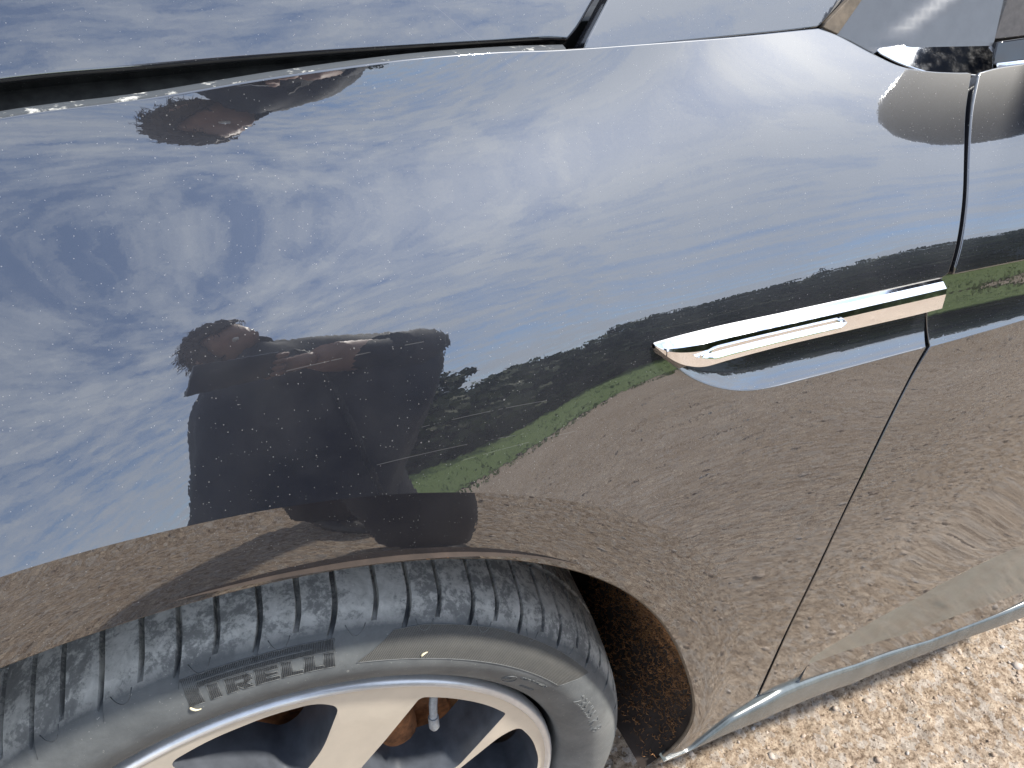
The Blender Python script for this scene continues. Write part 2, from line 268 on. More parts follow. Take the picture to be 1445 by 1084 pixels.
def paint_mat(name, dust=0.021, haze_r=0.0, dcol=None):
    m, t, b = mat(name); c = coords(t)
    setin(b, Roughness=0.30, Metallic=0.0, IOR=1.5); b.inputs['Base Color'].default_value = (0.0030, 0.0042, 0.0085, 1)
    b.inputs['Coat Weight'].default_value = 1.0; b.inputs['Coat Roughness'].default_value = 0.006 + haze_r; b.inputs['Coat IOR'].default_value = 2.35
    b.inputs['Specular IOR Level'].default_value = 0.3
    # very slight waviness of the clear coat (orange peel)
    wv = noise(t, c, 9.0, 2, 0.4); bn = bump(t, None, wv, 0.25, 0.0013)
    pl = noise(t, c, 160.0, 2, 0.5); bn2 = bump(t, None, pl, 0.14, 0.00012, bn); t.links.new(bn2, b.inputs['Coat Normal'])
    df = N(t, 'ShaderNodeBsdfDiffuse'); 
    # settled dust: a thin film, denser in patches, and single specks
    n1 = noise(t, c, 14.0, 8, 0.7); film = ramp(t, n1, [(0.35, (dust*.32,)*3), (0.75, (dust*1.15,)*3)])
    sp = []
    for sc, th, amp in ((430.0, 0.085, 0.85), (190.0, 0.050, 0.8), (75.0, 0.026, 0.9)):
        v = N(t, 'ShaderNodeTexVoronoi'); setin(v, Scale=sc, Randomness=1.0); t.links.new(c, v.inputs['Vector'])
        k = mth(t, 'LESS_THAN', v.outputs['Distance'], mth(t, 'MULTIPLY', mth(t, 'POWER', v.outputs['Color'], 1.0), th*2)); 
        gate = mth(t, 'GREATER_THAN', noise(t, c, sc*0.31, 2, 0.5), 0.47)
        sp.append(mth(t, 'MULTIPLY', mth(t, 'MULTIPLY', k, gate), amp))
    s = mth(t, 'MAXIMUM', mth(t, 'MAXIMUM', sp[0], sp[1]), sp[2])
    t.links.new(ramp(t, n1, [(0.3, (0.40, 0.38, 0.35)), (0.7, (0.58, 0.57, 0.55))]), df.inputs['Color'])
    if dcol: df.inputs['Color'].default_value = dcol + (1,); t.links.remove(df.inputs['Color'].links[0])
    # a few fine scratches and a broad scuffed patch in the clear coat
    sx = N(t, 'ShaderNodeSeparateXYZ'); t.links.new(c, sx.inputs[0]); px_, pz_ = sx.outputs[0], sx.outputs[2]; scr = None
    for (xa, za, xb, zb) in ((.095, .843, .200, .826), (.128, .854, .215, .842), (.150, .826, .235, .815), (.060, .905, .140, .898), (.20, 1.05, .235, 1.02), (.420, .735, .500, .748), (.70, .62, .78, .60), (.33, .70, .345, .62)):
        L_ = math.hypot(xb-xa, zb-za); ux, uz = (xb-xa)/L_, (zb-za)/L_; dx_ = mth(t, 'SUBTRACT', px_, xa); dz_ = mth(t, 'SUBTRACT', pz_, za)
        al = mth(t, 'ADD', mth(t, 'MULTIPLY', dx_, ux), mth(t, 'MULTIPLY', dz_, uz)); pe = mth(t, 'ABSOLUTE', mth(t, 'ADD', mth(t, 'SUBTRACT', mth(t, 'MULTIPLY', dx_, uz), mth(t, 'MULTIPLY', dz_, ux)), mth(t, 'MULTIPLY', mth(t, 'MULTIPLY', al, mth(t, 'SUBTRACT', L_, al)), 0.35)))
        k = mth(t, 'MULTIPLY', mth(t, 'LESS_THAN', pe, 0.00022), mth(t, 'MULTIPLY', mth(t, 'GREATER_THAN', al, 0.0), mth(t, 'LESS_THAN', al, L_)))
        scr = k if scr is None else mth(t, 'MAXIMUM', scr, k)
    scr = mth(t, 'MULTIPLY', mth(t, 'MULTIPLY', scr, mth(t, 'GREATER_THAN', noise(t, c, 70, 3, .6), 0.44)), 0.07)
    fac = mth(t, 'MAXIMUM', scr, mth(t, 'MAXIMUM', mth(t, 'MULTIPLY', s, 0.24), film), clamp=True)
    mx = N(t, 'ShaderNodeMixShader'); t.links.new(fac, mx.inputs[0]); t.links.new(b.outputs[0], mx.inputs[1]); t.links.new(df.outputs[0], mx.inputs[2])
    t.links.new(mx.outputs[0], t.nodes['Material Output'].inputs[0])
    return m
PAINT = paint_mat('blue_black_paint')
PAINT_DUSTY = paint_mat('dusty_paint', 0.75, 0.08, (0.23, 0.225, 0.19))
def chrome_mat():
    m, t, b = mat('chrome'); c = coords(t); n1 = noise(t, c, 90.0, 8, 0.7)
    b.inputs['Base Color'].default_value = (0.83, 0.83, 0.84, 1); setin(b, Metallic=1.0); t.links.new(ramp(t, n1, [(0.4, (0.03,)*3), (0.8, (0.16,)*3)]), b.inputs['Roughness']); return m
CHROME = chrome_mat()
BLACK = simple('black_plastic', (0.012, 0.012, 0.012), 0.55, var=0.4)
GREYPL = simple('satin_grey_plastic', (0.075, 0.08, 0.09), 0.30, var=0.12, vscale=60, ior=1.7, bmp=0.05)
SEALM = simple('dusty_rubber_seal', (0.11, 0.085, 0.06), 0.7, var=0.4, vscale=150)
GLASSY = simple('dark_glass', (0.01, 0.01, 0.012), 0.04, ior=1.6)
def rubber_mat(name, tread=True):
    m, t, b = mat(name); c = coords(t)
    sp = N(t, 'ShaderNodeSeparateXYZ'); t.links.new(c, sp.inputs[0])
    r = mth(t, 'SQRT', mth(t, 'ADD', mth(t, 'POWER', sp.outputs[0], 2.0), mth(t, 'POWER', sp.outputs[2], 2.0)))
    n1 = noise(t, c, 26.0, 10, 0.72, 0.3); n2 = noise(t, c, 110.0, 8, 0.7, 0.5); n3 = noise(t, c, 5.0, 5, 0.6)
    base = ramp(t, n1, [(0.3, (0.066, 0.072, 0.076)), (0.7, (0.125, 0.133, 0.135))])
    dustc = ramp(t, n2, [(0.3, (0.50, 0.49, 0.44)), (0.70, (0.88, 0.86, 0.79))])
    shoulder = mth(t, 'MULTIPLY', mth(t, 'ADD', mth(t, 'SUBTRACT', r, 0.3310), mth(t, 'MULTIPLY', n1, 0.004)), 140.0, clamp=True)
    n4 = noise(t, c, 330.0, 6, 0.7, 0.4)
    patch = mth(t, 'MULTIPLY', mth(t, 'SUBTRACT', mth(t, 'ADD', mth(t, 'ADD', mth(t, 'MULTIPLY', n1, 0.60), mth(t, 'MULTIPLY', n2, 0.30)), mth(t, 'MULTIPLY', n4, 0.28)), 0.55), 16.0, clamp=True)
    patch = mth(t, 'ADD', mth(t, 'MULTIPLY', patch, 0.55), 0.38)
    sw = mth(t, 'MULTIPLY', mth(t, 'SUBTRACT', n3, 0.52), 3.0, clamp=True)
    f = mth(t, 'ADD', mth(t, 'MULTIPLY', shoulder, mth(t, 'MULTIPLY', patch, 0.80)), mth(t, 'MULTIPLY', mth(t, 'ADD', sw, mth(t, 'MULTIPLY', mth(t, 'GREATER_THAN', n4, 0.66), 1.5)), 0.16), clamp=True)
    t.links.new(mixc(t, f, base, dustc), b.inputs['Base Color']); setin(b, Roughness=0.62, IOR=1.5)
    bump(t, b, n2, 0.35, 0.0012); return m
RUBBER = rubber_mat('dusty_tyre_rubber')
def hatch_mat():
    m, t, b = mat('finely_ribbed_rubber'); c = coords(t); sp = N(t, 'ShaderNodeSeparateXYZ'); t.links.new(c, sp.inputs[0])
    wv = mth(t, 'SINE', mth(t, 'MULTIPLY', mth(t, 'ADD', sp.outputs[0], mth(t, 'MULTIPLY', sp.outputs[2], 0.25)), 5200.0)); n1 = noise(t, c, 60.0, 8, 0.7)
    k = mixc(t, n1, (0.065, 0.067, 0.067), (0.145, 0.14, 0.125)); k2 = mixc(t, mth(t, 'MULTIPLY', mth(t, 'ADD', wv, 1.0), 0.30), k, (0.02, 0.02, 0.022))
    t.links.new(k2, b.inputs['Base Color']); setin(b, Roughness=0.7); bump(t, b, wv, 0.6, 0.0004); return m
HATCH = hatch_mat()
RIB = simple('black_ribbed_rubber', (0.050, 0.051, 0.052), 0.6, var=0.4, vscale=300)
RIBEDGE = simple('worn_rubber_edge', (0.115, 0.12, 0.12), 0.7, var=0.3, vscale=300)
ALLOY = simple('machined_alloy', (0.62, 0.56, 0.47), 0.42, metal=0.35, var=0.07, vscale=25, bmp=0.03)
ALLOYG = simple('grey_painted_alloy', (0.060, 0.066, 0.078), 0.35, var=0.35, vscale=35, ior=1.5)
ALLOYL = simple('bright_rim_lip', (0.66, 0.66, 0.66), 0.34, metal=0.6, var=0.1, vscale=60)
RUST = simple('rusty_iron', (0.26, 0.105, 0.04), 0.85, var=0.75, vscale=55, bmp=0.8)
LINER = simple('black_felt_liner', (0.034, 0.024, 0.019), 0.95, var=0.5, vscale=30, bmp=0.5)
STRAW = simple('dry_straw', (0.62, 0.55, 0.38), 0.7, var=.2, vscale=200)
FIBRE = simple('rusty_fibres', (0.36, 0.18, 0.075), 0.9, var=0.7, vscale=20)

# ================================================================= CAR
car = empty('parked_car', (0.0, 0.0, -0.016))
tag(car, 'dark blue-black car with glossy wet-looking side, dusty front wheel and chrome wing vent', 'car')
arr = np.array
def blend_pts(*ls): return np.concatenate([np.asarray(l, float) for l in ls])
CENT = arr([-0.05, 0.366])
def polar(pts):
    q = np.asarray(pts, float) - CENT; return np.degrees(np.arctan2(q[:, 1], q[:, 0])), np.hypot(q[:, 0], q[:, 1])
lt, lr = polar(LIP); ct, cr = polar(CREASE)
def extend(th, r, R):
    o = np.argsort(th); th, r = th[o], r[o]; th = np.concatenate([th, [th[-1]+12, th[-1]+30, 150, 170, 192]]); r = np.concatenate([r, [r[-1]*.35+R*.65, R, R, R, R]]); return th, r
lt, lr = extend(lt, lr, 0.452); ct, cr = extend(ct, cr, 0.490)
from numpy.polynomial import chebyshev as Ch
lp = Ch.Chebyshev.fit(lt, lr, 9); cp = Ch.Chebyshev.fit(ct, cr, 9)
lf = lambda th: lp(th); cf = lambda th: np.maximum(cp(th), lp(th) + 0.002)
TH0, TH1 = lt[0], 192.0
thg = np.linspace(TH0, TH1, 420)
def pol2(th, r): return np.stack([CENT[0] + r*np.cos(np.radians(th)), CENT[1] + r*np.sin(np.radians(th))], 1)
creaseP = pol2(thg, cf(thg)); lipP = pol2(thg, lf(thg))
cy_ = fsurf(creaseP[:, 0], creaseP[:, 1]); 
def body_y(x, z): return fsurf(x, z)

# --- front fender
fl = []
hl = resample(blend_pts([[-0.66, 0.93], [-0.4, 0.985], [-0.2, 1.012]], HOODLINE), 0.006); t2 = resample(TOP2, 0.004)
sF1 = resample(SHUTF[:6], 0.005); ctp = resample(CT, 0.005)[::-1]; vl = resample(VL, 0.004); sF2 = resample(SHUTF[7:], 0.006)
fb = resample([SHUTF[-1], FBOT[1], FBOT[2], creaseP[0]], 0.006)
fl = blend_pts(hl, t2[1:], sF1[1:], ctp, vl[1:-1], sF2[0:], fb[1:-1], creaseP, [[-0.66, 0.27]])
# drop near-duplicate neighbours
keep = [0]
for i in range(1, len(fl)):
    if np.hypot(*(fl[i]-fl[keep[-1]])) > 0.0012: keep.append(i)
fl = fl[keep]
pb = PB(); panel(pb, fl, body_y, 0.0085, 0.010, 0.0012)
# the flat lip round the wheel opening
S = np.linspace(0, 1, 7); P = np.zeros((len(thg), len(S), 3))
ys = Ch.Chebyshev.fit(thg, cy_, 8)(thg)
for j, s_ in enumerate(S):
    q = creaseP*(1-s_) + lipP*s_; P[:, j, 0] = q[:, 0]; P[:, j, 2] = q[:, 1]
    P[:, j, 1] = cy_*(1-s_) + ys*s_ - 0.055*(creaseP[:, 1]-q[:, 1])*np.clip(np.sin(np.radians(thg)), 0, 1) - 0.0012*np.sin(math.pi*s_)
pb.grid(P, flip=False)
lipY = P[:, -1, 1].copy()
fender = pb.build('front_fender', PAINT, car)
Vt, Ft = tube_mesh([np.stack([lipP[:, 0], lipY + 0.0022, lipP[:, 1]], 1)], [0.0019], 8)
mesh_np('wheel_opening_edge', Vt, Ft, SEALM, fender)

# --- wing vent: scooped recess and chrome blade
NV = 90
def curve_t(pts, n):
    p = resample(pts, 0.002); s_ = np.concatenate([[0], np.cumsum(np.linalg.norm(np.diff(p, axis=0), axis=1))]); u = np.linspace(0, s_[-1], n); return np.stack([np.interp(u, s_, p[:, k]) for k in range(p.shape[1])], 1)
def lift(q, off=0.0):
    q = np.asarray(q); return np.stack([q[:, 0], fsurf(q[:, 0], q[:, 1]) + off, q[:, 1]], 1)
low = curve_t(VL, NV)
xs = low[:, 0]
ctI = resample(CT, 0.003); cbI = resample(CB, 0.003)
frac = np.linspace(0, 1, NV)
up = curve_t(CT, NV); up = up - arr([0, 0.004])
Sx = np.linspace(0, 1, 24)
P = np.zeros((NV, 24, 3)); Dp = 0.019*np.clip(frac/0.10, 0, 1)**0.7*(1-0.25*frac)
for j, s_ in enumerate(Sx):
    q = low*(1-s_) + up*s_; prof_ = 1 - (1-s_)**3.4
    P[:, j] = lift(q, 0); P[:, j, 1] += np.maximum(up[:, 1]-low[:, 1], 0)*0.165*prof_
pb = PB(); pb.grid(P, flip=True)
pb.build('vent_recess', PAINT, fender)
# chrome blade
n = 110; T_ = curve_t(CT, n); B_ = curve_t(CB, n)
# pair top and bottom outlines by x so the blade keeps its raked tip
xg = np.concatenate([np.linspace(T_[0, 0], T_[0, 0]+0.05, 40)[:-1], np.linspace(T_[0, 0]+0.05, min(T_[-1, 0], B_[-1, 0]), 80)])
tz = np.interp(xg, T_[:, 0], T_[:, 1]); 
ob = np.argsort(B_[:, 0]); bz = np.minimum(np.interp(xg, B_[ob, 0], B_[ob, 1]), tz - 0.0002)
rows = []; hgt = tz - bz
for (k, dy) in ((0.0, 0.004), (0.0, -0.0015), (0.03, -0.0030), (0.05, -0.0040), (0.17, -0.0068), (0.22, -0.0080), (0.42, -0.0082), (0.97, -0.0066), (1.0, -0.0055), (1.0, 0.004)):
    sc = np.clip(hgt/0.02, 0, 1)
    z = tz - k*hgt; rows.append(np.stack([xg, fsurf(xg, z) + (dy+0.002)*np.clip(sc*3, 0.2, 1) - 0.002, z], 1))
P = np.stack(rows, 1)
pb = PB()
for j in range(P.shape[1]-1): 
    sub = P[:, j:j+2]
    pb.grid(sub, flip=False)
chrome = pb.build('chrome_vent_blade', CHROME, fender)
# slot pressed into the blade
sl0, sl1 = T_[0, 0] + 0.030, T_[0, 0] + 0.172
xg2 = np.linspace(sl0, sl1, 50); tz2 = np.interp(xg2, xg, tz); hz2 = np.interp(xg2, xg, hgt); fr = (xg2-sl0)/(sl1-sl0)
endw = np.clip(np.minimum((xg2-sl0)/0.018, (sl1-xg2)/0.004), 0.02, 1)
rows = []
for (k, dy) in ((0.36, -0.0080), (0.365, -0.0094), (0.39, -0.0096), (0.54, -0.0080), (0.56, -0.0081), (0.67, -0.0106), (0.70, -0.0106), (0.71, -0.0074)):
    kk = 0.54 + (k-0.54)*endw; z = tz2 - kk*hz2; rows.append(np.stack([xg2, fsurf(xg2, z) + dy*1.0, z], 1))
P = np.stack(rows, 1); pb = PB()
for j in range(P.shape[1]-1): pb.grid(P[:, j:j+2], flip=False)
pb.build('vent_slot', CHROME, fender)

# --- front door
def door_mid(x, z):
    za = np.interp(x, arr(DA)[:, 0], arr(DA)[:, 1]); zb = np.interp(x, arr(DB)[:, 0], arr(DB)[:, 1])
    s_ = np.clip((z - zb)/(za - zb), -0.2, 1.2); amp = np.interp(x, [0.58, 0.75, 1.0, 1.25], [0.0075, 0.0065, 0.005, 0.004])
    return fsurf(x, z) + amp*(1 - (1-np.clip(s_, -.2, 1.1))**2.2 if False else 1 - np.abs(1-s_)**3.4)
XE = 1.28
dAx = blend_pts(DA, [[0.95, 0.854], [XE, 0.862]]); dBx = blend_pts(DB, [[0.95, 0.802], [XE, 0.812]]); DA = dAx; DB = dBx
bt = blend_pts(BELT[:3], [[0.95, 0.992], [XE, 1.0]])
dbt = blend_pts(DBOT[:6], [[XE, 0.235]])
r_ = lambda p, d=0.006: resample(p, d)
pb = PB()
L1 = blend_pts(r_(bt), r_([[XE, 1.0], [XE, 0.862]])[1:], r_(DA)[::-1][1:], r_(SHUTD[:6])[::-1][1:-1])
panel(pb, L1, body_y, 0.009, 0.012)
L2 = blend_pts(r_(DA), r_([[XE, 0.862], [XE, 0.812]])[1:], r_(DB)[::-1][1:], r_(SHUTD[5:8], 0.004)[::-1][1:-1])
panel(pb, L2, door_mid, 0.006, 0.003, 0.0008)
# lower door with a dusty pressed facet left open for its own part
def facet_y(x, z):
    zt = np.interp(x, arr(OLT)[:, 0], arr(OLT)[:, 1]); return fsurf(x, z) - 0.40*(zt - z)*np.clip((x-0.555)/0.2, 0, 1)
olt = arr(OLT); olb = arr(OLB)
L3 = blend_pts(r_(DB), r_([[XE, 0.812], [XE, 0.45]])[1:], r_(blend_pts(OLT, [[XE, 0.45]]))[::-1][1:], r_(blend_pts(OLB, [[XE, 0.27]]))[1:], [[XE, 0.235]], r_(dbt)[::-1][1:], r_(SHUTD[7:])[::-1][1:-1])
keep = [0]
for i in range(1, len(L3)):
    if np.hypot(*(L3[i]-L3[keep[-1]])) > 0.001: keep.append(i)
L3 = L3[keep]
LA = blend_pts(r_(DB), r_([[XE, 0.812], [XE, 0.45]])[1:], r_(blend_pts(OLT, [[XE, 0.45]]))[::-1][1:], r_([OLT[0], SHUTD[-1]])[1:-1], r_(SHUTD[7:])[::-1][:-1])
panel(pb, LA, body_y, 0.009, 0.003, 0.0008)
XT = np.linspace(0.575, XE, 60); 
TZ = np.interp(XT, blend_pts(OLT, [[XE, 0.45]])[:, 0], blend_pts(OLT, [[XE, 0.45]])[:, 1]); BZ = np.interp(XT, blend_pts(OLB, [[XE, 0.285]])[:, 0], blend_pts(OLB, [[XE, 0.285]])[:, 1])
DZ = np.interp(XT, dbt[:, 0], dbt[:, 1]) 
bulge = 0.07*(TZ-BZ)*np.clip((XT-0.575)/0.12, 0, 1); P = np.zeros((60, 6, 3))
for j, s_ in enumerate(np.linspace(0, 1, 6)):
    z = BZ*(1-s_) + DZ*s_; P[:, j] = np.stack([XT, fsurf(XT, BZ) - bulge*0.9*(1 - 0.15*s_), z], 1)
pb.grid(P, flip=False)
# small corner of the door between shut line and facet
c0 = arr([SHUTD[-1], dbt[1], [XT[0], DZ[0]], [XT[0], BZ[0]], [XT[0], TZ[0]], OLT[0]])
panel(pb, r_(c0, 0.01) if False else np.concatenate([resample(c0, 0.006, True, False)]), body_y, 0.006, 0.003, 0.0008)
door = pb.build('front_door', PAINT, car)
P = np.zeros((60, 8, 3))
for j, s_ in enumerate(np.linspace(0, 1, 8)):
    z = TZ*(1-s_) + BZ*s_; P[:, j] = np.stack([XT, fsurf(XT, TZ)*(1-s_) + fsurf(XT, BZ)*s_ - bulge*0.9*s_**0.8, z], 1)
pb = PB(); pb.grid(P, flip=False); pb.build('door_facet', PAINT_DUSTY, door)
# --- sill strip below the door, glossy with dried water runs
def sill_mat():
    m, t, b = mat('sill_trim'); c = coords(t); mpn = N(t, 'ShaderNodeMapping'); t.links.new(c, mpn.inputs[0]); mpn.inputs['Scale'].default_value = (1, 0.05, 0.05)
    n1 = noise(t, mpn.outputs[0], 55.0, 6, 0.75); n2 = noise(t, c, 120, 6, 0.7)
    t.links.new(mixc(t, n1, (0.012, 0.018, 0.02), (0.13, 0.15, 0.155)), b.inputs['Base Color']); setin(b, Roughness=0.22, IOR=1.8); bump(t, b, n2, 0.1, 0.001); return m
SILL = sill_mat()
sb = blend_pts(SILLB[:8], [[XE+.1, SILLB[7][1]-0.02]]); xs_ = np.linspace(SILLB[0][0]+0.022, XE, 120)
topz = np.interp(xs_, blend_pts([SILLB[0]], FBOT[::-1][1:4], DBOT[1:6], [[XE, 0.235]])[:, 0], blend_pts([SILLB[0]], FBOT[::-1][1:4], DBOT[1:6], [[XE, 0.235]])[:, 1]) - 0.001
botz = topz - 0.70*np.maximum(topz - np.interp(xs_, sb[:, 0], sb[:, 1]), 0.001)
rows = []
for s_, dy in (0.0, 0.014), (0.0, 0.001), (0.03, -0.004), (0.09, -0.0065), (0.15, -0.0075), (0.55, -0.0080), (0.93, -0.0075), (0.99, -0.006), (1.0, -0.002), (1.0, 0.05):
    z = topz*(1-s_) + botz*s_; bl = np.interp(xs_, XT, bulge*0.9, left=0); kx = np.clip((xs_-0.36)/0.16, 0, 1); rows.append(np.stack([xs_, fsurf(xs_, topz) - bl + (dy*kx if dy < 0.01 else 0.006 + (dy-0.006)*kx), z], 1))
P = np.stack(rows, 1); pb = PB(); pb.grid(P, flip=False); sill = pb.build('sill_trim', SILL, car)

# --- hood
def hood_y(x, z): return .175 + .03*x + .5*(z-1.04) + 2.0*np.clip(z-1.04, 0, 1)**2
he = resample(blend_pts([[-0.66, 0.945], [-0.4, 0.998], [-0.2, 1.024]], HOODE[1:]), 0.006)
HL = blend_pts(he, resample(HOODR, 0.006)[1:], [[0.36, 1.10], [0.42, 1.16], [-0.66, 1.13]])
pb = PB(); panel(pb, HL, hood_y, 0.010, 0.034, 0.003)
# top of the hood running across to the car's centre line
xt = np.linspace(-0.66, 0.42, 30); zt = 1.13 + 0.03*(xt+0.66)/1.08; P = np.zeros((30, 12, 3))
for j, s_ in enumerate(np.linspace(0, 1, 12)):
    y0_ = hood_y(xt, zt); P[:, j] = np.stack([xt, y0_ + s_*0.72, zt + 0.10*(1-(1-s_)**2)], 1)
pb.grid(P, flip=True)
hood = pb.build('hood', PAINT, car)
# --- panel behind the hood, at the foot of the windscreen pillar
f102 = lambda x: fsurf(x, np.full(np.shape(x), 1.02))
def cowl_y(x, z): return f102(x) + .006 + .55*(z-1.02)
CW = resample(COWL, 0.006, True, False); pb = PB(); panel(pb, CW, cowl_y, 0.009, 0.014, 0.0015); pb.build('pillar_panel', PAINT, car)
# --- channel between hood and fender
hq = resample(blend_pts([[-0.66, 0.93], [-0.4, 0.985], [-0.2, 1.012]], HOODLINE[:6]), 0.006); hq3 = lift(hq)
rows = [hq3 + arr([0, 0.0008, -0.002]), hq3 + arr([0, 0.0018, 0.0012]), hq3 + arr([0, 0.0065, 0.0024]), hq3 + arr([0, 0.0075, -0.0012])]
def gutter_mat():
    m, t, b = mat('dirty_seam_sealer'); c = coords(t); mpn = N(t, 'ShaderNodeMapping'); t.links.new(c, mpn.inputs[0]); mpn.inputs['Scale'].default_value = (0.5, 1, 1)
    n1 = noise(t, mpn.outputs[0], 120.0, 7, 0.75); n2 = noise(t, c, 9, 3, 0.5)
    f = mth(t, 'MULTIPLY', mth(t, 'SUBTRACT', mth(t, 'ADD', n1, mth(t, 'MULTIPLY', n2, 0.35)), 0.74), 9.0, clamp=True)
    t.links.new(mixc(t, f, (0.035, 0.04, 0.045), (0.62, 0.60, 0.54)), b.inputs['Base Color']); setin(b, Roughness=0.75); bump(t, b, n1, 0.5, 0.001); return m
P = np.stack(rows, 1); pb = PB(); pb.grid(P, flip=True); pb.build('fender_seam_strip', gutter_mat(), car)
LEDGE = simple('dusty_black_plastic', (0.022, 0.022, 0.019), 0.7, var=0.8, vscale=90, bmp=0.2)
rows = [hq3 + arr([0, 0.0075, -0.0012]), hq3 + arr([0, 0.009, -0.010]), hq3 + arr([0, 0.048, -0.012]), hq3 + arr([0, 0.075, 0.004]), hq3 + arr([0, 0.082, 0.02]), hq3 + arr([0, 0.16, 0.012])]
P = np.stack(rows, 1); pb = PB()
for j in range(5): pb.grid(P[:, j:j+2], flip=True)
pb.build('hood_channel', LEDGE, car)
# dark hinge pocket and gap behind the hood's corner
bm = bmesh.new(); box_bm(bm, (0.27, 0.205, 0.985), (0.54, 0.25, 1.03), 0.002); 
box_bm(bm, (0.0, -0.006, 0.0), (0.13, 0.0, 0.03), 0.001, Matrix.Translation((0.292, 0.196, 1.015)) @ Matrix.Rotation(rad(-52), 4, 'Y'))
bm_obj('gap_filler', bm, BLACK, car, 30)


# --- pillar foot cover with its chrome tip
def sail_y(x, z): return .172 + .30*(z-1.0) - .06*(x-.5)
def sail_relief(x, z):
    rx = np.interp(z, arr(SAILRIDGE)[:, 1], arr(SAILRIDGE)[:, 0]); d_ = np.clip((x - rx)/0.04, 0, 1); return sail_y(x, z) - 0.006*(d_*d_*(3-2*d_))
SO = resample(SAILO, 0.005, True, False); pb = PB(); panel(pb, SO, sail_relief, 0.006, 0.02, 0.002); sail = pb.build('pillar_cover', GREYPL, car)
SS = resample(SAILSEAL, 0.004, True, False); pb = PB(); panel(pb, SS, lambda x, z: sail_y(x, z) - 0.002, 0.005, 0.004, 0.001); pb.build('cover_seal', SEALM, sail)
CH = resample(CHR, 0.003, True, True)
def chr_y(x, z):
    cz = np.interp(x, [0.56, 0.69], [0.9965, 0.990]); return sail_y(x, z) - 0.009 + 0.62*(z-cz) 
pb = PB(); panel(pb, CH, chr_y, 0.003, 0.008, 0.0012); pb.build('chrome_tip', CHROME, sail)
pb = PB(); panel(pb, resample([[0.6870, 0.9975], [0.7183, 0.9986], [0.80, 0.9995], [XE, 1.012], [XE, 0.998], [0.80, 0.985], [0.7226, 0.9835], [0.6850, 0.9825]], 0.006, True, False), lambda x, z: sail_y(x, z) - 0.010, 0.006, 0.012, 0.0015); bl = pb.build('belt_trim', GLASSY, door)
Vt, Ft = tube_mesh([[(0.685, sail_y(.685, .981)-.012, 0.9810), (0.7226, sail_y(.72, .981)-.0125, 0.9815), (0.80, sail_y(.8, .983)-.012, 0.9830), (XE, sail_y(XE, .996)-.012, 0.996)]], [0.0028], 10)
mesh_np('belt_chrome', Vt, Ft, CHROME, door)
pb = PB(); panel(pb, resample([[0.6935, 1.05], [0.6895, 1.0185], [0.6870, 1.0005], [0.80, 1.0025], [XE, 1.015], [XE, 1.10], [0.72, 1.10]], 0.008, True, False), lambda x, z: sail_y(x, z) - 0.006, 0.01, 0.01, 0.001); pb.build('quarter_cover', simple('textured_dark_plastic', (0.05, 0.045, 0.045), 0.5, var=0.3, vscale=200), door)

# --- inner structure that keeps light out behind the panels
bm = bmesh.new(); box_bm(bm, (0.42, 0.20, 0.22), (3.2, 1.75, 0.95), 0.03); box_bm(bm, (0.30, 0.215, 0.60), (1.4, 1.7, 1.02), 0.01); box_bm(bm, (-0.75, 0.34, 0.22), (0.45, 1.6, 0.96), 0.02); box_bm(bm, (0.9, 0.40, 0.95), (2.6, 1.55, 1.42), 0.12)
bm_obj('body_shell', bm, BLACK, car, 30)
# shut-line backing strip (door seal)
bs = resample(SHUTD, 0.01); b3 = lift(bs, 0.0135); V = []; F = []
for i, p in enumerate(b3): V += [p + arr([-0.012, 0, 0]), p + arr([0.012, 0, 0])]
for i in range(len(b3)-1): F.append((2*i, 2*i+1, 2*i+3, 2*i+2))
mesh_np('shut_line_seal', V, F, BLACK, car)

# --- wheel-arch liner
n1, n2 = 120, 14; P = np.zeros((n1, n2, 3)); tl = np.linspace(TH0-2, 192, n1)
for j, s_ in enumerate(np.linspace(0, 1, n2)):
    r0_ = lf(tl) + 0.006 - 0.004*s_; q = pol2(tl, r0_); wob = 0.0022*np.sin(tl*0.9+5*s_)*np.sin(7*s_+tl*.3)*min(1, s_*3)
    P[:, j] = np.stack([q[:, 0]+wob, 0.006 + 0.30*s_ + 0*tl, q[:, 1]+wob], 1)
pb = PB(); pb.grid(P, flip=False)
bw = np.zeros((n1, 2, 3)); bw[:, 0] = P[:, -1]; bw[:, 1] = arr([CENT[0], 0.306, CENT[1]]); pb.grid(bw)
liner = pb.build('wheel_arch_liner', LINER, car)
paths = []; rr = []
for k in range(9000):
    th = RNG.uniform(TH0-1, 75); s_ = RNG.uniform(0.02, 0.75); base = lf(arr([th]))[0] + 0.005 - 0.004*s_; a = RNG.uniform(0, 6.28); L_ = RNG.uniform(0.002, 0.0075); cv = RNG.uniform(-1.6, 1.6)
    pts = []
    for u in (0, .33, .66, 1.0):
        an = a + cv*u; du = math.cos(an)*L_*u; dv = math.sin(an)*L_*u; q = pol2(arr([th + math.degrees(du/base)]), arr([base - 0.0006 - 0.0022*math.sin(3.1*u)]))[0]
        pts.append((q[0], 0.006+0.30*s_ + dv, q[1]))
    paths.append(pts); rr.append(0.00022 + 0.00026*RNG.rand())
Vt, Ft = tube_mesh(paths, rr, 3); fo = mesh_np('liner_fibres', Vt, Ft, FIBRE, liner); tag(fo, kind='stuff')
# liner's rolled end at the bottom
q0 = pol2(arr([TH0-2]), lf(arr([TH0])) - 0.006)[0]


